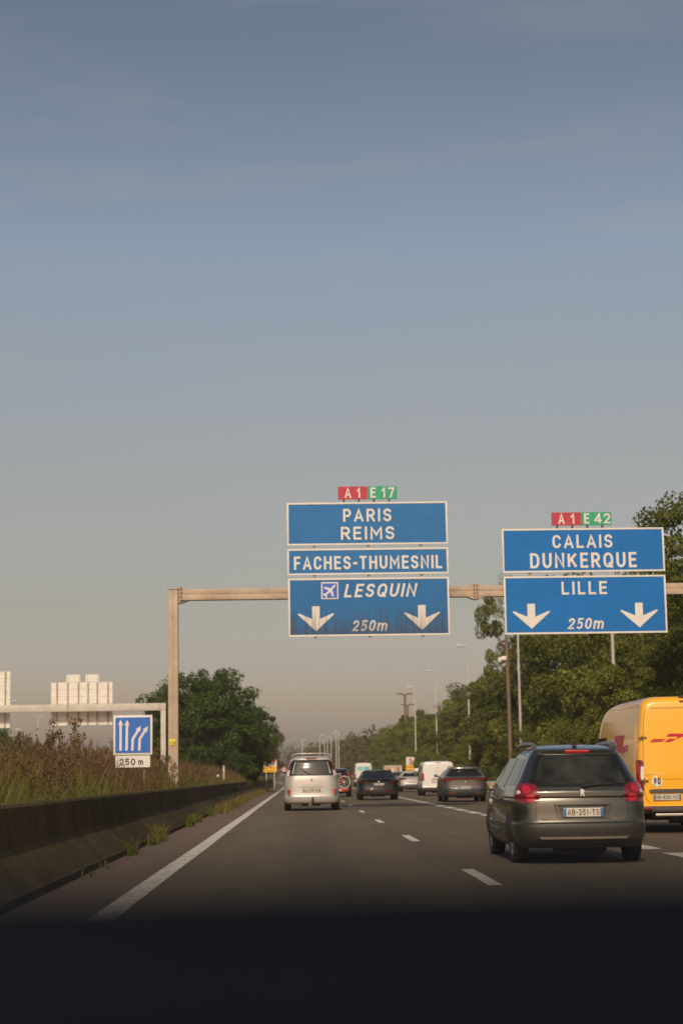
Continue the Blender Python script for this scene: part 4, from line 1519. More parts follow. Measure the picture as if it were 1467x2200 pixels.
GAP = mat('door_seam', (0.25, 0.11, 0.01), rough=.7)
vline('door_seam', 0.0, .53, 2.32, .008, GAP)
for sg in (-1, 1):
    sh.patch('door_seam', GAP, van, [(.53, sg * .66, sg * .672), (.56, sg * .78, sg * .795), (.62, sg * .845, sg * .858), (.75, sg * .89, sg * .902), (1.5, sg * .88, sg * .892), (2.05, sg * .85, sg * .86), (2.32, sg * .80, sg * .81)], d=.003, ns=1, nz=30)
    dd = sh.patch('door', YEL, van, [(1.0, sg * .10, sg * .79), (1.05, sg * .06, sg * .82), (1.9, sg * .06, sg * .80), (2.10, sg * .06, sg * .79), (2.15, sg * .12, sg * .72)], d=.010, ns=8, nz=14)
    lt = sh.patch('tail_light', M_LIGHT, van, [(.78, sg * .91, sg * 1.06), (.80, sg * .90, sg * 1.09), (1.1, sg * .89, sg * 1.10), (1.30, sg * .88, sg * 1.10), (1.36, sg * .91, sg * 1.08)], d=.014, ns=8)
    sh.patch('lamp_lens', M_LIGHT_W, lt, [(1.0, sg * .895, sg * .94), (1.06, sg * .894, sg * .945), (1.24, sg * .887, sg * .935)], d=.022, ns=4)
    sh.patch('lamp_lens', M_LIGHT_B, lt, [(.82, sg * .94, sg * .985), (.98, sg * .955, sg * 1.0), (1.30, sg * .955, sg * 1.0)], d=.021, ns=4)
    for zh in (.98, 1.78):
        mb = MB()
        q = sh.rear(sg * .89, zh)
        mb.box((q.x, q.y - .02, zh), (.16, .05, .03), bev=.01)
        mb.box((q.x, q.y - .035, zh), (.03, .05, .075), bev=.01)
        mb.build('hinge', mat('hinge_brown', (.20, .11, .03), rough=.6), van)
    sh.patch('side_window', M_GLASS, van, [(1.2, 3.6, 4.95), (1.85, 3.6, 4.6)], mode='side', sg=sg, d=.004)
    sh.patch('side_panel', YEL, van, [(1.05, .45, 3.3), (2.02, .45, 3.3)], mode='side', sg=sg, d=.006, ns=6)
    sh.patch('side_rail', M_GREYPL, van, [(.55, .3, 4.4), (.70, .3, 4.4)], mode='side', sg=sg, d=.02, ns=6, nz=2)
    mirror(van, .98, 4.5, 1.45, sg, M_PLASTIC, .2, .34)
sh.patch('roof_seam', GAP, van, [(2.322, -.72, .72), (2.334, -.72, .72)], d=.004, ns=12, nz=1)
sh.patch('brake_light', M_LIGHT, van, [(2.43, -.16, .16), (2.46, -.16, .16)], d=.014, ns=6, nz=2)
mb = MB()
mb.box((0, .22, 2.535), (.30, .12, .05), bev=.015)
mb.build('roof_camera', M_PLASTIC, van)
sh.patch('grip_bar', M_GREYPL, van, [(.752, -.76, -.06), (.77, -.80, -.03), (.80, -.80, -.03), (.818, -.74, -.06)], d=.035, ns=10, nz=4)
plate(sh, van, 'HH-836-WS', -.475, .668)
sh.patch('step_bar', M_CHROME, van, [(.345, -1, 1)], d=0) if False else None
mb = MB()
mb.box((0, -.06, .345), (1.45, .09, .05), bev=.015)
mb.build('step_bar', mat('step_metal', (.5, .46, .4), rough=.35, metal=.8), van)
mb = MB()
mb.box((-.86, -.005, .46), (.16, .03, .045), bev=.01)
mb.box((.86, -.005, .46), (.16, .03, .045), bev=.01)
mb.build('reflector', M_LIGHT, van)
# round 90 sticker
q = sh.rear(-.65, .965)
mb = MB()
mb.lathe([(0.02, 0), (-.004, 0), (-.004, .104), (0.02, .106)], 24, 'Y', (-.65, q.y - .006, .965))
stk = mb.build('round_sticker', M_WHITE, van)
text_obj('lettering', '90', -.715, -.585, .90, 1.03, q.y - .009, M_BLACK, stk, bold=.0, depth=.003)
# parcel company logo: slanted letters and speed stripes
M_DHL = mat('logo_red', (0.50, 0.012, 0.035), rough=.45)


def logo(parent, x0, x1, z0, z1, y, m_):
    h = z1 - z0
    Lw = (x1 - x0)
    mb = MB()
    sk = .42 * h

    def slab(pts):
        mb.prism([(x0 + px * Lw + (pz * h) * .42, z0 + pz * h) for px, pz in pts], y - .004, y)
    # D: outer body with a slot
    slab([(0.0, 0), (.055, .40), (.20, .40), (.215, .55), (.215, .64), (.0, .64), (.03, 1.0), (.27, 1.0), (.345, .92), (.345, .62), (.30, .16), (.235, 0.0)])
    # H
    slab([(.36, .0), (.47, .0), (.47, 1.0), (.36, 1.0)])
    slab([(.47, .42), (.545, .42), (.545, .64), (.47, .64)])
    slab([(.545, 0), (.655, 0), (.655, 1), (.545, 1)])
    # L
    slab([(.68, 0), (1.0, 0), (1.0, .34), (.79, .34), (.79, 1), (.68, 1)])
    for k in range(3):
        zz = .06 + .13 * k
        slab([(-.28 + .02 * k, zz), (-.03 + .02 * k, zz), (-.03 + .02 * k, zz + .08), (-.28 + .02 * k, zz + .08)])
        slab([(1.03, zz), (1.28 - .02 * k, zz), (1.28 - .02 * k, zz + .08), (1.03, zz + .08)])
    return mb.build('logo', m_, parent)


logo(van, -.485, .49, 1.685, 1.845, sh.rear(-.3, 1.77).y - .008, M_DHL)
text_obj('lettering', 'e-SPRINTER', -.85, -.50, 1.087, 1.117, sh.rear(-.5, 1.1).y + .0, mat('pale_letters', (.8, .66, .4), rough=.3), van, bold=0, depth=.012, spacing=1.1)
for sg in (-1, 1):
    lo = logo(van, -.62, .62, 0.0, .34, 0, mat('logo_red_side', (0.42, 0.012, 0.06), rough=.4))  # second logo red, the side's purplish reflection put into its colour
    xs = sh.side(2.1, 1.52, sg).x
    tilt = math.atan2(sh.side(2.1, 1.86, sg).x - sh.side(2.1, 1.52, sg).x, .34)
    lo.rotation_euler = (0, 0, sg * R(90))
    lo.location = (xs + sg * .012, 2.1, 1.52)
    for v in lo.data.vertices:
        v.co.y += (v.co.z) * abs(tilt)
wheels(van, sh, (1.0, 4.67), .345, .235, 1.96)

# --- the other traffic
def tailcar(name, label, loc, W_, H_, Lc, z_belt, z_top, col, kind, plate_z, text='', glass=M_GLASS, roof_w=.62, lamp_=None, low=M_PLASTIC, rz=0.0, top_back=.55, belt_back=.15, split=.40):
    """ordinary saloon / hatchback / crossover seen from behind"""
    t = thing(name, label, 'car', loc, rz)
    w = W_ / 2
    zb, zt = z_belt, z_top
    s_ = Shell([
        (.20, w * .86, .14, Lc - .2, .2, .3), (.28, w * .95, .03, Lc - .08, .26, .4), (.42, w * .985, 0, Lc, .3, .5), (.52, w * .985, .01, Lc, .3, .5), (.56, w * .975, .05, Lc, .29, .5), (zb - .12, w * .97, .08, Lc - .25, .28, .5), (zb - .03, w * .95, .05, Lc - .75, .27, .5),
        (zb, w * .93, belt_back, Lc - 1.05, .26, .45), ((zb + zt) / 2, w * .82, (belt_back + top_back) / 2 + .02, Lc - 1.5, .22, .4), (zt, w * .70, top_back, Lc - 1.9, .2, .3), ((zt + H_) / 2, w * .66, top_back - .01, Lc - 2.1, .2, .3), (H_ - .02, w * .5, top_back + .35, Lc - 2.4, .2, .25), (H_, w * .25, top_back + .7, Lc - 2.7, .15, .15)], bow=.12, taper=.02)
    s_.body('body', col, t, nz=34, split=split, m2=low)
    a = w * .93
    s_.patch('rear_window', glass, t, [(zb + .015, -a * .86, a * .86), (zb + .05, -a * .87, a * .87), (zt - .05, -w * .60, w * .60), (zt - .01, -w * .54, w * .54)], d=.006, ns=16)
    for sg in (-1, 1):
        s_.patch('side_window', glass, t, [(zb + .02, .75 + belt_back, 1.75), (zt - .03, top_back + .35, 1.75)], mode='side', sg=sg, d=.004, ns=6)
        s_.patch('side_window', glass, t, [(zb + .01, 1.85, Lc - 1.25), (zt - .03, 1.85, Lc - 1.98)], mode='side', sg=sg, d=.004, ns=6)
        mirror(t, w * .93, Lc - 1.45, zb + .05, sg, col, .17, .13)
    plate(s_, t, text, 0, plate_z)
    wheels(t, s_, (.92, Lc - .88), .33, .22, W_ - .05)
    return t, s_


BLACKP = mat('black_paint', (0.009, 0.009, 0.010), rough=0.35, coat=0.35, var=.04, spec=0.3)
t, s_ = tailcar('saloon_car', 'black saloon car with a sloping dark rear window, in the second lane', (3.80, 85.4, 0), 1.93, 1.445, 4.7, .98, 1.36, BLACKP, 0, .74, 'FX-408-KL', top_back=1.15, belt_back=.28)
for sg in (-1, 1):
    lt = s_.patch('tail_light', M_LIGHT_D, t, [(.83, sg * .50, sg * 1.05), (.88, sg * .45, sg * 1.12), (.93, sg * .62, sg * 1.10)], d=.012, ns=10)
    s_.patch('reflector', M_LIGHT_D, t, [(.36, sg * .36, sg * .66), (.46, sg * .34, sg * .70)], d=.01, ns=5, nz=2)
s_.patch('boot_lip', BLACKP, t, [(.955, -.62, .62), (.985, -.62, .62)], d=.03, ns=12, nz=2)
mb = MB()
mb.box((0, s_.rear(0, .86).y - .005, .86), (.13, .02, .05), bev=.01)
mb.build('badge', M_CHROME, t)

GREYP = paint('mid_grey_paint', (0.10, 0.094, 0.088), metal=.45, rough=.4)
t, s_ = tailcar('crossover_car', 'grey crossover with a full-width red light bar, beside the dark estate car', (6.98, 75.0, 0), 1.86, 1.47, 4.45, 1.06, 1.36, GREYP, 0, .60, 'GT-512-RA', top_back=.62, belt_back=.2, split=.56)
s_.patch('light_bar', M_LIGHT, t, [(.93, -.62, .62), (.975, -.64, .64)], d=.012, ns=14, nz=2)
for sg in (-1, 1):
    lt = s_.patch('tail_light', M_LIGHT, t, [(.90, sg * .55, sg * 1.02), (.95, sg * .5, sg * 1.06), (1.0, sg * .66, sg * 1.05)], d=.016, ns=8)
    s_.patch('lamp_lens', M_LIGHT_B, lt, [(.925, sg * .60, sg * .92), (.965, sg * .58, sg * .98)], d=.022, ns=6, nz=2)
    s_.patch('exhaust_trim', mat('copper_trim', (.45, .22, .10), rough=.25, metal=.9), t, [(.33, sg * .42, sg * .70), (.40, sg * .40, sg * .72)], d=.012, ns=5, nz=2)
    mb = MB()
    mb.tube([(sg * .52, .75, 1.43), (sg * .53, .9, 1.475), (sg * .54, 2.0, 1.49), (sg * .54, 2.3, 1.44)], .018, 6)
    mb.build('roof_rail', M_PLASTIC, t)
s_.patch('spoiler', GREYP, t, [(1.375, -.52, .52), (1.40, -.56, .56), (1.42, -.54, .54)], d=.05, ns=10, nz=3)
s_.patch('bumper_insert', M_PLASTIC, t, [(.42, -.6, .6), (.54, -.68, .68), (.56, -.66, .66)], d=.005, ns=10)
mb = MB()
yb = s_.rear(0, .845).y
mb.prism([(-.045, .895), (0, .865), (.045, .895), (.02, .80), (0, .785), (-.02, .80)], yb - .015, yb + .01)
mb.build('badge', M_CHROME, t)

SILV2 = paint('light_silver_paint', (0.50, 0.48, 0.45), metal=.3, rough=.4)
t, s_ = tailcar('hatchback_car', 'light silver hatchback in the third lane between the black saloon and the white van', (7.92, 125.2, 0), 1.72, 1.46, 4.3, 1.04, 1.34, SILV2, 0, .67, '', top_back=.62)
for sg in (-1, 1):
    s_.patch('tail_light', M_LIGHT, t, [(.86, sg * .42, sg * 1.0), (.92, sg * .40, sg * 1.0), (.98, sg * .50, sg * 1.0)], d=.014, ns=8)
s_.patch('bumper', M_GREYPL, t, [(.24, -.78, .78), (.52, -.86, .86)], d=.006, ns=10)

WHITEP = paint('white_van_paint', (0.66, 0.63, 0.58), rough=.4)
wv = thing('panel_van', 'white windowless panel van with red upright tail light, behind the grey crossover', 'van', (7.72, 99.0, 0))
sh = Shell([
    (.26, .84, .12, 4.7, .1, .3), (.32, .90, .02, 4.8, .13, .35), (.44, .92, 0, 4.9, .14, .4), (.52, .92, .01, 4.9, .12, .4), (.55, .915, .05, 4.88, .1, .45), (1.0, .91, .06, 4.4, .1, .5), (1.2, .895, .075, 4.0, .1, .45), (1.6, .85, .10, 3.6, .1, .4), (1.76, .82, .115, 3.4, .12, .35), (1.85, .75, .16, 3.2, .16, .3), (1.89, .6, .3, 2.9, .2, .25), (1.90, .35, .6, 2.4, .2, .2)], bow=.05, taper=.012)
sh.body('body', WHITEP, wv, nz=44, split=.42, m2=M_GREYPL)
sh.patch('door_seam', M_GREYPL, wv, [(.5, -.004, .004), (1.78, -.004, .004)], d=.003, ns=1, nz=10)
sh.patch('handle_recess', M_GREYPL, wv, [(.90, -.36, .26), (.945, -.36, .26)], d=.008, ns=6, nz=1)
for sg in (-1, 1):
    sh.patch('tail_light', M_LIGHT_B, wv, [(.84, sg * .80, sg * .95), (.90, sg * .79, sg * .97), (1.2, sg * .785, sg * .95), (1.25, sg * .80, sg * .92)], d=.014, ns=5)
    sh.patch('side_window', M_GLASS, wv, [(1.12, 3.0, 3.95), (1.62, 3.0, 3.5)], mode='side', sg=sg, d=.004)
    sh.patch('reflector', M_LIGHT, wv, [(.36, sg * .6, sg * .78), (.40, sg * .6, sg * .8)], d=.01, ns=3, nz=1)
    mirror(wv, .90, 3.6, 1.25, sg, M_PLASTIC, .18, .26)
sh.patch('bumper', M_GREYPL, wv, [(.28, -.9, .9), (.46, -.95, .95)], d=.008, ns=12)
sh.patch('brake_light', M_LIGHT, wv, [(1.80, -.12, .12), (1.825, -.12, .12)], d=.012, ns=4, nz=1)
mb = MB()
mb.box((0.08, sh.rear(0, 1.16).y - .008, 1.14), (.24, .012, .05))
mb.box((0.34, sh.rear(0, 1.18).y - .008, 1.2), (.09, .012, .08))
mb.build('worn_badge', M_ALU, wv)
plate(sh, wv, '', -.12, .80)
wheels(wv, sh, (.85, 3.95), .325, .22, 1.84)

# car carrying a bicycle, half hidden by the minivan
t, s_ = tailcar('family_car', 'dark car carrying a bicycle on its tail, half hidden by the silver minivan', (2.06, 100.6, 0), 1.82, 1.62, 4.3, 1.10, 1.50, paint('dark_blue_paint', (.02, .024, .032), rough=.3), 0, .5, '', top_back=.5)
for sg in (-1, 1):
    s_.patch('tail_light', M_LIGHT_B, t, [(1.02, sg * .70, sg * .86), (1.25, sg * .66, sg * .80), (1.36, sg * .62, sg * .72)], d=.014, ns=5)
M_TANRIM = mat('tan_tyre', (.44, .37, .28), rough=.7)
bk = thing('bicycle', 'bicycle with pale wheels carried crosswise on the tail of the dark car', 'bicycle', (2.12, 100.25, 0.0))
for cx in (-.62, .40):
    mb = MB()
    pts = [(cx + .33 * math.cos(a_ * math.pi / 14), 0, .82 + .33 * math.sin(a_ * math.pi / 14)) for a_ in range(29)]
    mb.tube(pts, .034, 7, M_TANRIM, cap=False)
    for a_ in range(9):
        mb.tube([(cx, 0, .82), (cx + .31 * math.cos(a_ * math.pi / 4.5), 0, .82 + .31 * math.sin(a_ * math.pi / 4.5))], .006, 4, M_ALU)
    mb.tube([(cx, -.05, .82), (cx, .05, .82)], .04, 8, M_ALU)
    mb.build('wheel', M_POLE, bk)
mb = MB()
for a_, b_ in (((-.62, .82), (-.50, 1.30)), ((-.52, 1.22), (-.05, .74)), ((-.53, 1.25), (.1, 1.20)), ((.1, 1.25), (-.05, .74)), ((-.05, .74), (.40, .82)), ((.1, 1.15), (.40, .82))):
    mb.tube([(a_[0], 0, a_[1]), (b_[0], 0, b_[1])], .022, 7)
mb.build('frame', mat('bike_red', (.45, .05, .04), rough=.4), bk)
mb = MB()
mb.tube([(-.5, -.25, 1.34), (-.5, .25, 1.34)], .018, 6)
mb.box((.11, 0, 1.29), (.26, .12, .06), bev=.02)
mb.build('saddle', M_PLASTIC, bk)
cr_ = thing('bicycle_carrier', 'red tow-bar carrier with light board under the bicycle', 'carrier', (2.12, 100.25, 0))
mb = MB()
mb.box((0, 0, .46), (1.3, .30, .05), bev=.01)
mb.build('platform', mat('carrier_red', (.40, .03, .03), rough=.4), cr_)
mb = MB()
mb.box((0, -.17, .38), (1.25, .03, .13), bev=.01)
lb = mb.build('light_board', mat('carrier_red', (.40, .03, .03)), cr_)
for sg in (-1, 1):
    mb = MB()
    mb.box((sg * .52, -.19, .38), (.18, .02, .10), bev=.006)
    mb.build('tail_light', M_LIGHT_B, lb)
mb = MB()
mb.box((0, -.19, .38), (.5, .012, .1))
mb.build('licence_plate', M_PLATE, lb)

t, s_ = tailcar('small_car', 'dark small car just right of the bicycle carrier, mostly hidden', (3.35, 146, 0), 1.78, 1.52, 4.2, 1.05, 1.40, paint('charcoal_paint', (.02, .02, .022), rough=.3), 0, .6, '')
for sg in (-1, 1):
    s_.patch('tail_light', M_LIGHT, t, [(.95, sg * .62, sg * .9), (1.08, sg * .62, sg * .9)], d=.012, ns=4, nz=3)
t, s_ = tailcar('small_car', 'white car far ahead between the bicycle carrier and the white high-roof van', (4.85, 208, 0), 1.8, 1.5, 4.2, 1.0, 1.38, paint('white_paint', (.68, .66, .62), rough=.4), 0, .6, '')
for sg in (-1, 1):
    s_.patch('tail_light', M_LIGHT, t, [(.85, sg * .62, sg * .9), (1.0, sg * .62, sg * .9)], d=.012, ns=4, nz=3)
t, s_ = tailcar('small_car', 'dark car with red tail lights in front of the striped trailer', (8.4, 150.0, 0), 1.75, 1.46, 4.2, 1.0, 1.36, paint('dark_teal_paint', (.015, .03, .032), rough=.3), 0, .6, '')
for sg in (-1, 1):
    s_.patch('tail_light', M_LIGHT_B, t, [(.85, sg * .55, sg * .9), (1.0, sg * .6, sg * .9)], d=.012, ns=4, nz=3)


def box_van(name, label, loc, W_, H_, Lc, col, rear, cat='van'):
    t = thing(name, label, cat, loc)
    w = W_ / 2
    s_ = Shell([(.32, w * .88, .1, Lc - .2, .1, .3), (.40, w * .98, .01, Lc, .12, .35), (.6, w, 0, Lc, .12, .4), (1.1, w * .99, .03, Lc - .4, .1, .45), (H_ * .72, w * .94, .07, Lc - 1.3, .1, .4), (H_ - .18, w * .88, .10, Lc - 1.7, .12, .35), (H_ - .05, w * .76, .18, Lc - 2.1, .18, .3), (H_, w * .4, .5, Lc - 2.6, .2, .2)], bow=.04, taper=.01)
    s_.body('body', col, t, nz=30, split=.55, m2=M_GREYPL)
    for sg in (-1, 1):
        s_.patch('tail_light', M_LIGHT_B, t, [(.95, sg * (w - .13), sg * (w + .02)), (1.35, sg * (w - .14), sg * w)], d=.014, ns=4)
        s_.patch('side_window', M_GLASS, t, [(1.2, Lc - 2.2, Lc - 1.1), (H_ * .7, Lc - 2.2, Lc - 1.6)], mode='side', sg=sg, d=.004)
        mirror(t, w * .96, Lc - 1.4, 1.4, sg, M_PLASTIC, .18, .3)
    s_.patch('door_seam', M_GREYPL, t, [(.6, -.005, .005), (H_ - .2, -.005, .005)], d=.003, ns=1)
    wheels(t, s_, (1.0, Lc - 1.0), .34, .23, W_ - .06)
    plate(s_, t, '', 0, .70)
    return t, s_


t, s_ = box_van('high_roof_van', 'cream high-roof van with cyan rear windows, far ahead in the middle', (7.05, 195, 0), 1.95, 2.58, 5.6, paint('cream_van_paint', (.60, .56, .49), rough=.4), 0)
CY = mat('cyan_window', (.16, .48, .52), rough=.15, coat=.4, var=.2)
for a_, b_ in ((-.70, -.05), (.05, .66)):
    s_.patch('rear_window', CY, t, [(1.75, a_, b_), (2.15, a_ * .97, b_ * .97)], d=.008, ns=5)
s_.patch('blue_sticker', mat('sticker_blue', (.05, .18, .5), rough=.4), t, [(1.85, .28, .40), (2.10, .28, .40)], d=.012, ns=2, nz=2)
s_.patch('tan_sticker', mat('sticker_tan', (.42, .27, .18), rough=.5), t, [(1.48, -.36, -.08), (1.6, -.33, -.12)], d=.008, ns=2, nz=2)
s_.patch('shine_patch', M_CHROME, t, [(.62, -.86, -.72), (.9, -.88, -.74)], d=.012, ns=3, nz=3)  # bright patch added for the shine low on the left corner
t, s_ = box_van('small_van', 'white van roof peeping out between the silver hatchback and the white panel van', (12.15, 176, 0), 1.8, 1.86, 4.6, paint('white_paint', (.68, .66, .62)), 0)

tr = thing('box_trailer', 'low trailer with a cream frame and red striped load, beyond the black saloon', 'trailer', (9.05, 172, 0))
mb = MB()
mb.box((0, 1.5, 1.30), (1.72, 3.0, 1.60), bev=.02)
mb.build('body', mat('trailer_cream', (.52, .45, .33), rough=.5), tr)
rr = random.Random(2)
for i in range(11):
    mb = MB()
    x_ = -.72 + i * .144
    mb.box((x_, -.02, 1.48), (.10, .05, .85 + rr.uniform(-.12, .12)), bev=.012)
    mb.build('stripe', (mat('load_red', (.32, .05, .03), rough=.6), mat('load_tan', (.5, .33, .17), rough=.6), mat('load_cream', (.62, .54, .40), rough=.6))[i % 3 if i % 2 else (i + 1) % 3], tr)
for zz in (2.06, 1.0):
    mb = MB()
    mb.box((0, -.035, zz), (1.72, .07, .09), bev=.01)
    mb.build('frame_bar', MATS['load_cream'], tr)
for sg in (-1, 1):
    mb = MB()
    mb.box((sg * .7, -.04, .55), (.2, .04, .14), bev=.01)
    mb.build('tail_light', M_LIGHT_B, tr)
    wheel(tr, sg * .78, 1.5, .32, .2, sg)
mb = MB()
mb.tube([(0, 3, .5), (0, 4.2, .5)], .05, 8)
mb.build('drawbar', M_PLASTIC, tr)

# traffic and a low hall on the far side, glimpsed between the weeds
box_van('white_truck', 'white truck on the opposite carriageway, glimpsed through weeds beside the lane sign', (-17.2, 128, 0), 2.3, 2.75, 6.4, paint('white_truck_paint', (.72, .69, .62), rough=.4), 0, 'truck')
box_van('white_truck', 'second white truck on the opposite carriageway, nearer the left picture edge', (-20.4, 133, 0), 2.3, 2.6, 6.4, MATS['white_truck_paint'], 0, 'truck')
hall = thing('warehouse', 'low brown-roofed warehouse beyond the opposite carriageway, left of the lane sign', 'building', (-38, 300, -0.3))
mb = MB()
mb.box((0, 10, 2.2), (22, 20, 4.4))
mb.build('wall', mat('hall_wall', (.48, .42, .34), rough=.8), hall)
mb = MB()
mb.prism([(-11.4, 4.4), (11.4, 4.4), (11.0, 6.4), (-11.0, 6.4)], -.3, 20)
mb.build('roof', mat('hall_roof', (.24, .17, .12), rough=.8, var=.2), hall)
for i in range(7):
    mb = MB()
    mb.box((-9 + i * 3, -.03, 2.9), (1.8, .08, .9))
    w_ = mb.build('window', M_GLASS_SM, hall)


# ------------------------------------------------------------------ trees
def leaves_mesh(name, clumps, per, size, seed, material, flat=0.35):
    """clumps: (centre, radii) ; leaf-sized kite faces through each clump's volume"""
    rg = np.random.default_rng(seed)
    V, T = [], []
    for (c, rad, tone) in clumps:
        n = per
        dirs = rg.normal(size=(n, 3))
        dirs /= np.linalg.norm(dirs, axis=1)[:, None]
        rr_ = rg.uniform(0.25, 1.0, n) ** 0.5
        p_ = np.array(c) + dirs * rr_[:, None] * np.array(rad)
        nrm = dirs * 0.7 + rg.normal(size=(n, 3)) * 0.6 + np.array([0, 0, flat])
        nrm /= np.linalg.norm(nrm, axis=1)[:, None]
        a_ = np.cross(nrm, rg.normal(size=(n, 3)))
        a_ /= np.linalg.norm(a_, axis=1)[:, None]
        b_ = np.cross(nrm, a_)
        s1 = size * rg.uniform(.6, 1.4, n)[:, None]
        s2 = s1 * rg.uniform(.4, .75, n)[:, None]
        q = np.stack([p_ - a_ * s1, p_ - b_ * s2 + nrm * s1 * .15, p_ + a_ * s1, p_ + b_ * s2 + nrm * s1 * .15], 1)
        V.append(q.reshape(-1, 3))
        T.append(np.repeat(np.clip(tone + rg.normal(size=n) * .16, 0, 1), 4))
    V = np.concatenate(V)
    T = np.concatenate(T)
    n = len(V) // 4
    me = bpy.data.meshes.new(name)
    me.vertices.add(len(V))
    me.vertices.foreach_set('co', V.ravel().astype(np.float32))
    me.loops.add(n * 4)
    me.loops.foreach_set('vertex_index', np.arange(n * 4, dtype=np.int32))
    me.polygons.add(n)
    me.polygons.foreach_set('loop_start', np.arange(0, n * 4, 4, dtype=np.int32))
    me.polygons.foreach_set('loop_total', np.full(n, 4, dtype=np.int32))
    at = me.attributes.new('tone', 'FLOAT', 'POINT')
    at.data.foreach_set('value', T.astype(np.float32))
    me.materials.append(material)
    me.update()
    me.validate()
    return me


def tree_proto(seed, material, kind):
    """unit tree, 10 m tall: returns trunk mesh and crown mesh"""
    rg = random.Random(seed)
    mb = MB()
    base = Vector((0, 0, 0))
    lean = Vector((rg.uniform(-.3, .3), rg.uniform(-.3, .3), 0))
    top = Vector((lean.x * 2, lean.y * 2, 7.6))
    mb.tube([base, base.lerp(top, .25) + lean * .3, base.lerp(top, .6) - lean * .2, top], [.22, .17, .11, .03], 8)
    clumps = []
    W_, zc, hz = {'round': (3.5, 5.6, 4.3), 'wide': (4.3, 5.2, 4.4), 'tall': (2.7, 5.8, 4.3), 'open': (3.3, 6.4, 3.5), 'bush': (4.5, 4.4, 5.2), 'dome': (4.1, 4.9, 4.6)}[kind]
    nb = {'round': 26, 'wide': 32, 'tall': 24, 'open': 17, 'bush': 28, 'dome': 62}[kind]
    for i in range(nb):
        th = rg.uniform(0, 2 * math.pi)
        ph = math.asin(rg.uniform(-.75, 1.0))
        k = rg.uniform(.74, .95) if kind == 'dome' else rg.uniform(.62, 1.0)
        e = Vector((W_ * math.cos(th) * math.cos(ph) * k, W_ * math.sin(th) * math.cos(ph) * k, zc + hz * math.sin(ph) * k))
        st = base.lerp(top, min(.95, max(.2, (e.z - 1.5) / 9)))
        mid = st.lerp(e, .5) + Vector((0, 0, .35))
        mb.tube([st, mid, e], [.07, .045, .015], 5, cap=False)
        r0 = rg.uniform(.75, 1.25) * (1.0 if kind != 'open' else .85)
        tn = rg.uniform(.2, .8)
        for j in range(3):
            off = Vector((rg.gauss(0, .6), rg.gauss(0, .6), rg.gauss(0, .45))) * r0
            r1 = r0 * rg.uniform(.5, .95)
            clumps.append(((e + off)[:], (r1 * rg.uniform(.9, 1.3), r1 * rg.uniform(.9, 1.3), r1 * rg.uniform(.6, .9)), min(1, max(0, tn + rg.uniform(-.2, .2)))))
    if kind != 'open':
        for i in range(14):
            th = rg.uniform(0, 6.28)
            k = rg.uniform(0, .6)
            clumps.append(((W_ * k * math.cos(th), W_ * k * math.sin(th), zc + rg.uniform(-.7, .6) * hz), (1.5, 1.5, 1.2), rg.uniform(.1, .6)))
    per = {'open': 330, 'dome': 170}.get(kind, 270)
    crown = leaves_mesh('crown', clumps, per, {'open': .075, 'dome': .105}.get(kind, .108), seed, material)
    tmp = mb.build('trunk', M_BARK, smooth=50)
    tm = tmp.data
    bpy.data.objects.remove(tmp)
    return tm, crown


PR = {}


def proto(key):
    if key not in PR:
        seed, m_, kind = key
        PR[key] = tree_proto(seed, {'R': M_LEAF_R, 'L': M_LEAF_L, 'F': M_LEAF_F}[m_], kind)
    return PR[key]


def tree(name, label, key, x, y, z, h, wf=1.0, group=None, rz=None, cat='tree'):
    tm, cm = proto(key)
    t = thing(name, label, cat, (x, y, z), rnd.uniform(0, 6.28) if rz is None else rz, group)
    s = h / 10
    t.scale = (s * wf, s * wf, s)
    link('trunk', tm, t)
    link('crown', cm, t)
    return t


GW = 'leafy trees of the wood along the right side of the road'
KEYS = [(11, 'R', 'round'), (12, 'R', 'wide'), (13, 'R', 'tall'), (14, 'R', 'round'), (15, 'R', 'bush')]


def ground_r(x):
    return float(np.interp(x, [13.1, 14.2, 17.5, 24, 45], [.05, .3, 1.1, 1.9, 2.4]))


rt = random.Random(21)
# tall stand behind the LILLE sign, then the lower edge of the wood running away
y = 62.0
while y < 340:
    if y < 122:
        h = float(np.interp(y, [62, 80, 100, 120], [8.0, 9.0, 10.6, 12.0])) + rt.uniform(-.4, .4)
        x = 19.4 + rt.uniform(-.8, 1.2)
    else:
        h = rt.uniform(7.2, 9.0)
        x = 17.6 + rt.uniform(-.7, 1.0)
    tree('broadleaf_tree', 'leafy olive-green tree in the wood edge along the right side of the road', KEYS[rt.randrange(4)], x + xo(y), y, ground_r(x), h, rt.uniform(.85, 1.1), GW)
    y += rt.uniform(4.6, 6.2)
y = 66.0
while y < 420:
    x = 26 + rt.uniform(-1.5, 1.5)
    h = rt.uniform(9.5, 11.5) if y < 125 else rt.uniform(7.5, 9.5)
    tree('broadleaf_tree', 'leafy tree deeper in the wood behind the right-hand wood edge', KEYS[rt.randrange(4)], x + xo(y), y, ground_r(x), h, rt.uniform(.9, 1.15), 'trees deeper in the right-hand wood')
    y += rt.uniform(6, 8)
tree('sparse_tree', 'tall sparse tree with open crown against the sky, right of the CALAIS sign', (31, 'R', 'open'), 17.0, 71, .9, 13.0, .85)
tree('sparse_tree', 'slender tree whose loose twigs hang out left of the LILLE sign', (32, 'R', 'open'), 14.9, 121, .6, 13.4, .55)
y = 58.0
gb = 'low bushes at the foot of the right-hand wood'
while y < 300:
    x = 15.0 + rt.uniform(-.3, .6)
    tree('roadside_bush', 'low yellowish-green bush at the foot of the right-hand wood', (15, 'R', 'bush') if rt.random() < .6 else (16, 'R', 'bush'), x + xo(y), y, .35, rt.uniform(2.8, 4.4), rt.uniform(1.0, 1.5), gb, cat='bush')
    y += rt.uniform(3.2, 4.6)

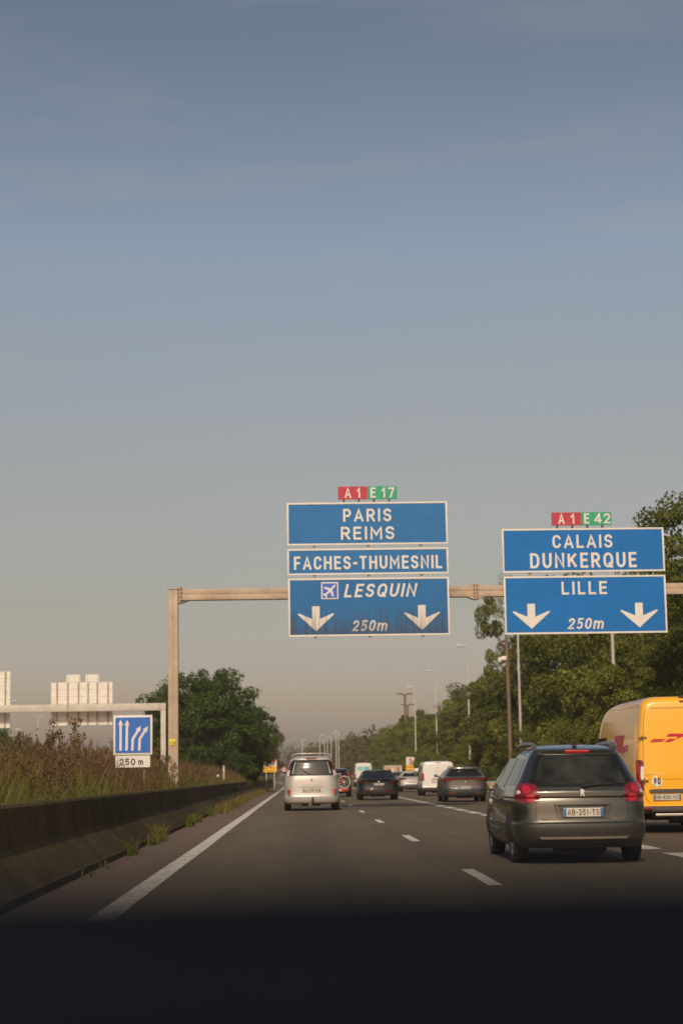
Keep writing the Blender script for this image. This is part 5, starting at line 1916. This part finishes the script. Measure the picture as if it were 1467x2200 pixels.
tree('roadside_tree', 'young leafy tree hiding the lower part of the lamp post under the LILLE sign', (12, 'R', 'wide'), 13.9, 76, .2, 6.1, .75)

# left side
tree('chestnut_tree', 'big dark green tree filling the space right of the left gantry post', (41, 'L', 'dome'), -7.1, 137, .3, 9.85, .95, rz=.4)
tree('chestnut_tree', 'dark green tree whose right crown overhangs the barrier, beside the big tree', (42, 'L', 'dome'), -5.0, 144, .3, 8.0, .82, rz=2.0)
tree('chestnut_tree', 'dark green tree whose crown shows left of the left gantry post', (41, 'L', 'dome'), -9.6, 140, .3, 8.1, .88, rz=3.0)
tree('chestnut_tree', 'lower dark green tree sloping down from the big tree towards the works sign', (42, 'L', 'dome'), -6.2, 158, .3, 6.9, .9, rz=4.0)
tree('chestnut_tree', 'last dark green tree before the brownish ones, above the works sign', (41, 'L', 'dome'), -6.5, 176, .3, 6.7, .85, rz=5.0)
for x_, y_, h_ in ((-8.0, 134, 3.6), (-5.6, 134, 3.5), (-4.9, 142, 3.8), (-11.0, 137, 3.8), (-5.6, 151, 3.6), (-5.9, 160, 3.2)):
    tree('median_bush', 'dark green bush under the big median tree', (44, 'L', 'bush'), x_, y_, .3, h_, 1.15, 'bushes under the big median tree', cat='bush')
tree('median_tree', 'brownish-green tree right of the big tree, above the works sign', (45, 'F', 'round'), -4.1, 198, .3, 6.5, .95)
tree('median_tree', 'smaller brownish-green tree behind the works sign, left of the minivan roof', (46, 'F', 'round'), -4.9, 232, .3, 6.3, .8)
for x_, y_, h_ in ((-5.0, 205, 5.2), (-5.2, 250, 6.0), (-5.6, 280, 6.0), (-7.0, 320, 6.2), (-8.5, 360, 7.0), (-10, 400, 8), (-12, 440, 8.6)):
    tree('median_tree', 'tree of the receding row in the median behind the silver minivan', (45, 'F', 'round') if y_ % 3 else (46, 'F', 'round'), x_, y_, .2, h_, .95, 'receding trees of the median')
gl = 'dark trees beyond the opposite carriageway'
for x_, y_, h_ in ((-33.5, 205, 7.6), (-36.5, 215, 8.2), (-31, 212, 6.2), (-41, 222, 8.8), (-29.3, 222, 4.6)):
    tree('distant_tree', 'dark tree beyond the opposite carriageway at the left picture edge', (41, 'L', 'wide') if y_ % 2 else (42, 'L', 'round'), x_, y_, -.3, h_, 1.0, gl)

# far wood where the road bends out of sight: one mass
cl_ = []
rf = random.Random(8)
for i in range(420):
    y_ = rf.uniform(345, 660)
    side = rf.random()
    if side < .8:
        x_ = 15 + xo(y_) + rf.uniform(0, 26)
    else:
        x_ = -8 + xo(y_) - rf.uniform(0, 14)
    h_ = rf.uniform(7.5, 11.5) + max(0, (y_ - 480)) * .008
    for k in range(3):
        zz = h_ * (.22 + .3 * k)
        cl_.append(((x_ + rf.uniform(-1, 1), y_, zz), (2.6 - .5 * k, 2.6 - .5 * k, h_ * .24), rf.uniform(.1, .9)))
for i in range(160):
    x_ = rf.uniform(-60, 30)
    y_ = rf.uniform(640, 720)
    h_ = rf.uniform(9, 14)
    for k in range(3):
        cl_.append(((x_, y_, h_ * (.22 + .3 * k)), (3.4, 3.4, h_ * .25), rf.uniform(.1, .8)))
wd = link('far_woodland', leaves_mesh('far_woodland', cl_, 75, .38, 5, M_LEAF_F))
tag(wd, kind='stuff', label='far olive-green woodland closing the view where the road bends', cat='woodland')
cl_ = []
for i in range(140):
    x_ = rf.uniform(-260, -60)
    y_ = rf.uniform(520, 620)
    h_ = rf.uniform(7, 11)
    for k in range(2):
        cl_.append(((x_, y_, h_ * (.25 + .4 * k)), (4.5, 4.5, h_ * .3), rf.uniform(.1, .8)))
wd = link('far_woodland', leaves_mesh('far_woodland', cl_, 60, .6, 6, M_LEAF_F))
tag(wd, kind='stuff', label='low far tree line beyond the opposite carriageway', cat='woodland')


# ------------------------------------------------------------------ weeds and grass
def blades(name, xyz, height, width, tone, lean, material, seed):
    """one curved, tapering blade per row"""
    rg = np.random.default_rng(seed)
    n = len(xyz)
    th = rg.uniform(0, 2 * math.pi, n)
    la = rg.uniform(0, 2 * math.pi, n)
    wv_ = np.stack([np.cos(th), np.sin(th), np.zeros(n)], 1) * width[:, None]
    ld = np.stack([np.cos(la), np.sin(la), np.zeros(n)], 1) * (lean * height)[:, None]
    up_ = np.zeros((n, 3))
    up_[:, 2] = height
    b0, b1 = xyz - wv_, xyz + wv_
    m0, m1 = xyz + up_ * .55 + ld * .3 - wv_ * .8, xyz + up_ * .55 + ld * .3 + wv_ * .8
    tp = xyz + up_ * .97 + ld
    V = np.stack([b0, b1, m1, m0, tp], 1).reshape(-1, 3)
    me = bpy.data.meshes.new(name)
    me.vertices.add(n * 5)
    me.vertices.foreach_set('co', V.ravel().astype(np.float32))
    idx = (np.arange(n) * 5)[:, None] + np.array([0, 1, 2, 3, 3, 2, 4])[None, :]
    me.loops.add(n * 7)
    me.loops.foreach_set('vertex_index', idx.ravel().astype(np.int32))
    me.polygons.add(n * 2)
    ls = ((np.arange(n) * 7)[:, None] + np.array([0, 4])[None, :]).ravel()
    me.polygons.foreach_set('loop_start', ls.astype(np.int32))
    me.polygons.foreach_set('loop_total', np.tile([4, 3], n).astype(np.int32))
    at = me.attributes.new('tone', 'FLOAT', 'POINT')
    at.data.foreach_set('value', np.repeat(tone, 5).astype(np.float32))
    me.materials.append(material)
    me.update()
    me.validate()
    return me


M_GRASS = tone_mat('verge_grass', [(0.0, (.045, .055, .010)), (.3, (.115, .12, .020)), (.55, (.165, .13, .035)), (.78, (.175, .11, .046)), (1.0, (.125, .062, .030))])
M_WEED = tone_mat('weeds', [(0.0, (.09, .105, .02)), (.4, (.17, .15, .04)), (.7, (.185, .115, .05)), (1.0, (.13, .070, .036))])
ng = np.random.default_rng(4)
# density falls with distance; height grows towards the middle of the median
N = 90000
yy = 17 + (ng.uniform(0, 1, N) ** 1.7) * 190
xx = -3.45 - (ng.uniform(0, 1, N) ** 1.25) * 7.5
patchn = np.sin(xx * 1.3 + yy * .31) * .5 + np.sin(yy * .83 + xx * .5) * .3 + np.sin(yy * .17) * .4
gz = np.interp(-xx, [3.35, 4.2, 7.5, 11], [.28, .48, .52, .33])
hh = (0.45 + 1.0 * np.clip((-xx - 3.3) / 2.2, 0, 1)) * ng.uniform(.5, 1.15, N) * (1 + .22 * patchn)
tone = np.clip(.37 + .46 * patchn + ng.normal(size=N) * .22 + .22 * (hh > .95) - .26 * (xx > -4.3), 0, 1)
gr = link('tall_grass', blades('tall_grass', np.stack([xx + np.vectorize(xo)(yy), yy, gz - .05], 1), hh, np.clip(.006 + yy * .00013, 0, .03) * ng.uniform(.7, 1.6, N), tone, ng.uniform(.05, .5, N), M_GRASS, 1))
tag(gr, kind='stuff', label='tall brown and green grass filling the median behind the barrier', cat='grass')


def weed_mesh(seed, h=1.0):
    """upright weed: stem with side twigs carrying leaves low down and dry seed heads above"""
    rg = random.Random(seed)
    ngl = np.random.default_rng(seed)
    clumps = []
    stems = MB()
    for s in range(rg.randint(1, 3)):
        bx, by = rg.uniform(-.12, .12), rg.uniform(-.12, .12)
        lx, ly = rg.uniform(-.18, .18), rg.uniform(-.18, .18)
        hh_ = h * rg.uniform(.75, 1.0)
        stems.tube([(bx, by, 0), (bx + lx * .3, by + ly * .3, hh_ * .5), (bx + lx, by + ly, hh_)], [.010, .008, .004], 4, cap=False)
        for k in range(rg.randint(6, 10)):
            f = rg.uniform(.30, 1.0)
            p0 = Vector((bx + lx * f, by + ly * f, hh_ * f))
            an = rg.uniform(0, 6.28)
            ln = rg.uniform(.08, .24) * (1.25 - f)
            p1 = p0 + Vector((math.cos(an) * ln, math.sin(an) * ln, ln * 1.1))
            stems.tube([p0, p1], [.005, .003], 3, cap=False)
            clumps.append((p1[:], (.035 + .03 * (1 - f), .035 + .03 * (1 - f), .06), min(1, .25 + f * .75)))
        clumps.append(((bx + lx, by + ly, hh_), (.03, .03, .09), 1.0))
        for k in range(4):
            f = rg.uniform(.08, .5)
            clumps.append(((bx + lx * f + rg.uniform(-.1, .1), by + ly * f + rg.uniform(-.1, .1), hh_ * f), (.14, .14, .12), rg.uniform(0, .4)))
    lm = leaves_mesh('foliage', clumps, 15, .017, seed, M_WEED, flat=0.0)
    st = stems.build('stem', mat('weed_stem', (.12, .07, .04), rough=.9))
    sm = st.data
    bpy.data.objects.remove(st)
    return sm, lm


WV = [weed_mesh(100 + i) for i in range(7)]
# tall weeds that stand out one by one against sky and sign
sp = [(-4.75, 38.5, 1.85), (-5.15, 40.5, 2.15), (-4.98, 41.5, 1.75), (-5.55, 41.0, 2.1), (-6.05, 43, 1.75), (-5.35, 38.0, 1.75), (-6.3, 42.0, 2.05), (-5.9, 39.0, 1.9), (-6.6, 44.0, 1.9), (-6.9, 43.0, 1.8),
      (-7.1, 41.0, 1.75), (-4.72, 43.5, 1.1), (-3.62, 43.8, 1.05), (-4.95, 43, 1.6), (-7.4, 45, 2.0), (-6.7, 38, 1.7), (-5.75, 36.5, 1.5), (-6.15, 37.2, 1.6), (-5.3, 36, 1.45), (-4.35, 58.5, 1.5), (-4.1, 57.5, 1.35), (-4.6, 58, 1.6)]
rs_ = random.Random(12)
for k in range(22):
    q_ = (-rs_.uniform(4.6, 9.2), rs_.uniform(36, 62), rs_.uniform(1.5, 2.15))
    if q_[1] > 45 or abs(q_[0] * 45 / q_[1] + 4.17) > .7:
        sp.append(q_)
for i, (x_, y_, h_) in enumerate(sp):
    t = thing('tall_weed', 'tall brown seeded weed sticking up from the median grass near the lane sign', 'weed', (x_, y_, .42), rnd.uniform(0, 6.28), 'tall weeds sticking up near the lane sign')
    t.scale = (1, 1, h_)
    t.scale = (h_ * .8, h_ * .8, h_)
    link('stem', WV[i % 7][0], t)
    link('foliage', WV[i % 7][1], t)
# the rest of the weeds grow as one thicket
vs_, ts_, lo_ = [], [], 0
srcs = []
for sm, lm in WV:
    a_ = np.empty(len(lm.vertices) * 3, np.float32)
    lm.vertices.foreach_get('co', a_)
    b_ = np.empty(len(lm.vertices), np.float32)
    lm.attributes['tone'].data.foreach_get('value', b_)
    srcs.append((a_.reshape(-1, 3), b_))
rgw = np.random.default_rng(77)
for i in range(960):
    a_, b_ = srcs[i % 7]
    y_ = 19 + rgw.uniform(0, 1) ** 1.5 * 100
    x_ = -3.8 - rgw.uniform(0, 1) ** .9 * 6.0
    if i >= 900:
        y_ = rgw.uniform(40, 44.3)
        x_ = rgw.uniform(-4.9, -3.5)
        if -4.5 < x_ < -3.85:
            y_ = rgw.uniform(43.6, 44.4)
    h_ = rgw.uniform(.75, 1.35 if i < 900 else .9) * (.75 + .35 * min(1, (-x_ - 3.5) / 1.5))
    if y_ < 45 and abs(x_ * 45 / y_ + 4.17) < .6:
        h_ = min(h_, .85)
    if y_ < 32 and x_ > -5:
        h_ *= .85
    th = rgw.uniform(0, 6.28)
    c_, s2 = math.cos(th), math.sin(th)
    q = a_.copy() * np.array([h_ * 1.1, h_ * 1.1, h_])
    q = np.stack([q[:, 0] * c_ - q[:, 1] * s2 + x_, q[:, 0] * s2 + q[:, 1] * c_ + y_, q[:, 2] + .4], 1)
    vs_.append(q)
    ts_.append(np.clip(b_ + rgw.normal() * .15, 0, 1))
V = np.concatenate(vs_)
T = np.concatenate(ts_)
n = len(V) // 4
me = bpy.data.meshes.new('weed_thicket')
me.vertices.add(len(V))
me.vertices.foreach_set('co', V.ravel().astype(np.float32))
me.loops.add(n * 4)
me.loops.foreach_set('vertex_index', np.arange(n * 4, dtype=np.int32))
me.polygons.add(n)
me.polygons.foreach_set('loop_start', np.arange(0, n * 4, 4, dtype=np.int32))
me.polygons.foreach_set('loop_total', np.full(n, 4, dtype=np.int32))
at = me.attributes.new('tone', 'FLOAT', 'POINT')
at.data.foreach_set('value', T.astype(np.float32))
me.materials.append(M_WEED)
me.update()
tag(link('weed_thicket', me), kind='stuff', label='thicket of reddish-brown weeds along the median', cat='weeds')
# right verge
N = 14000
yy = 45 + (ng.uniform(0, 1, N) ** 1.4) * 230
xx = 13.15 + ng.uniform(0, 1, N) ** 1.3 * 4
gz = np.interp(xx, [13.1, 14.2, 17.5], [.03, .28, 1.05])
gr = link('verge_grass', blades('verge_grass', np.stack([xx + np.vectorize(xo)(yy), yy, gz], 1), ng.uniform(.2, .7, N), np.clip(.008 + yy * .00013, 0, .03), np.clip(.25 + ng.normal(size=N) * .15, 0, 1), ng.uniform(.1, .5, N), M_GRASS, 2))
tag(gr, kind='stuff', label='green grass on the right-hand verge below the wood', cat='grass')
# grass tufts in the gutter at the foot of the barrier
tufts = [(27.6, 'small grass tuft at the barrier foot, nearest to the camera', .28, 60), (33.2, 'biggest bushy grass tuft at the barrier foot', .36, 190), (31.6, 'low thin grass tuft just before the biggest tuft', .2, 50), (23.5, 'tiny grass sprig in the dark gutter nearest the lower left corner', .14, 14), (21.6, 'tiny pair of grass sprigs in the dark gutter', .12, 12),
         (43.5, 'leafy tuft at the barrier foot before the gantry', .34, 130), (47.5, 'low tuft beside the leafy tuft at the barrier foot', .28, 100), (55, 'green tuft at the barrier foot close to the gantry', .34, 140)]
for y_, lab, h_, n_ in tufts:
    rr_ = np.random.default_rng(int(y_ * 10))
    sp_ = .10 + n_ * .0011 if n_ > 20 else .035
    pos = np.stack([rr_.normal(size=n_) * .05 + .02, rr_.normal(size=n_) * sp_ * 1.6, np.full(n_, -.01)], 1)
    me = blades('grass_tuft', pos, h_ * rr_.uniform(.45, 1.15, n_), np.full(n_, .009), np.clip(.22 + rr_.normal(size=n_) * .1, 0, 1), rr_.uniform(.1, .8, n_), M_GRASS, int(y_))
    o = link('grass_tuft', me, loc=(bar_x(y_) + .07, y_, 0.0))
    tag(o, lab, 'grass tuft', 'grass tufts at the barrier foot')
N = 2600
yy = 58 + ng.uniform(0, 1, N) ** 1.2 * 90
xx = np.array([bar_x(v) for v in yy]) + .08 + np.abs(ng.normal(size=N)) * .18
gr = link('gutter_grass', blades('gutter_grass', np.stack([xx, yy, np.zeros(N)], 1), ng.uniform(.1, .42, N), np.full(N, .014), np.clip(.3 + ng.normal(size=N) * .15, 0, 1), ng.uniform(.1, .7, N), M_GRASS, 3))
tag(gr, kind='stuff', label='strip of grass growing in the gutter along the far barrier', cat='grass')

# ------------------------------------------------------------------ the car we sit in
own = thing('own_car', 'dark dashboard of the car the picture is taken from, blurred along the bottom edge', 'car', (0.32, 0.0, 0.0))
mb = MB()
prof = [(0.28, 1.02), (0.31, 1.075), (0.36, 1.088), (0.47, 1.091), (0.505, 1.096), (0.54, 1.110), (0.56, 1.1123), (0.62, 1.108), (0.80, 1.07), (1.05, 0.98), (1.05, 0.80), (0.28, 0.80)]
nx = 13
vs = []
for i in range(nx):
    x_ = -0.98 + 1.96 * i / (nx - 1)
    k = .010 * (x_ / .98) ** 2
    for yy_, zz_ in prof:
        vs.append((x_, yy_, zz_ - k))
m_ = len(prof)
fs = []
for i in range(nx - 1):
    for k in range(m_):
        fs.append((i * m_ + k, i * m_ + (k + 1) % m_, (i + 1) * m_ + (k + 1) % m_, (i + 1) * m_ + k))
fs += [tuple(range(m_)), tuple(range((nx - 1) * m_, nx * m_))]
mb.add(vs, fs)
mb.build('dashboard', M_DASH, own, smooth=35)
mb = MB()
mb.box((0, -0.55, 1.445), (1.25, 1.9, 0.04), bev=.015)
mb.build('roof', M_GREYPL, own, smooth=40)  # unseen roof, added to keep the sun off the dashboard
for sg in (-1, 1):
    mb = MB()
    mb.tube([(sg * .62, -1.4, 1.43), (sg * .84, -1.9, .95)], [.05, .07], 7)
    mb.build('rear_pillar', M_GREYPL, own)
    mb = MB()
    mb.box((sg * .90, -.35, .62), (.08, 2.9, .66), bev=.03)
    mb.build('door', M_GREYPL, own, smooth=40)
mb = MB()
mb.box((0, -.3, .3), (1.75, 3.2, .06), bev=.02)
mb.box((0, -1.9, .62), (1.75, .08, .66), bev=.03)
mb.build('floor', M_GREYPL, own)

# ------------------------------------------------------------------ the hazy morning air
HAZE = 0.00028
mb = MB()
mb.box((0, 390, 6.7), (760, 840, 16.6))
hz = mb.build('haze', None)
hm = bpy.data.materials.new('haze_air')
hm.use_nodes = True
hn = hm.node_tree
for n_ in list(hn.nodes):
    if n_.type == 'BSDF_PRINCIPLED':
        hn.nodes.remove(n_)
pv = hn.nodes.new('ShaderNodeVolumePrincipled')
pv.inputs['Color'].default_value = (0.92, 0.86, 0.78, 1)
pv.inputs['Density'].default_value = HAZE
hn.links.new(pv.outputs[0], hn.nodes['Material Output'].inputs['Volume'])
hz.data.materials.clear()
hz.data.materials.append(hm)
tag(hz, kind='stuff', label='thin warm haze over the motorway', cat='haze')
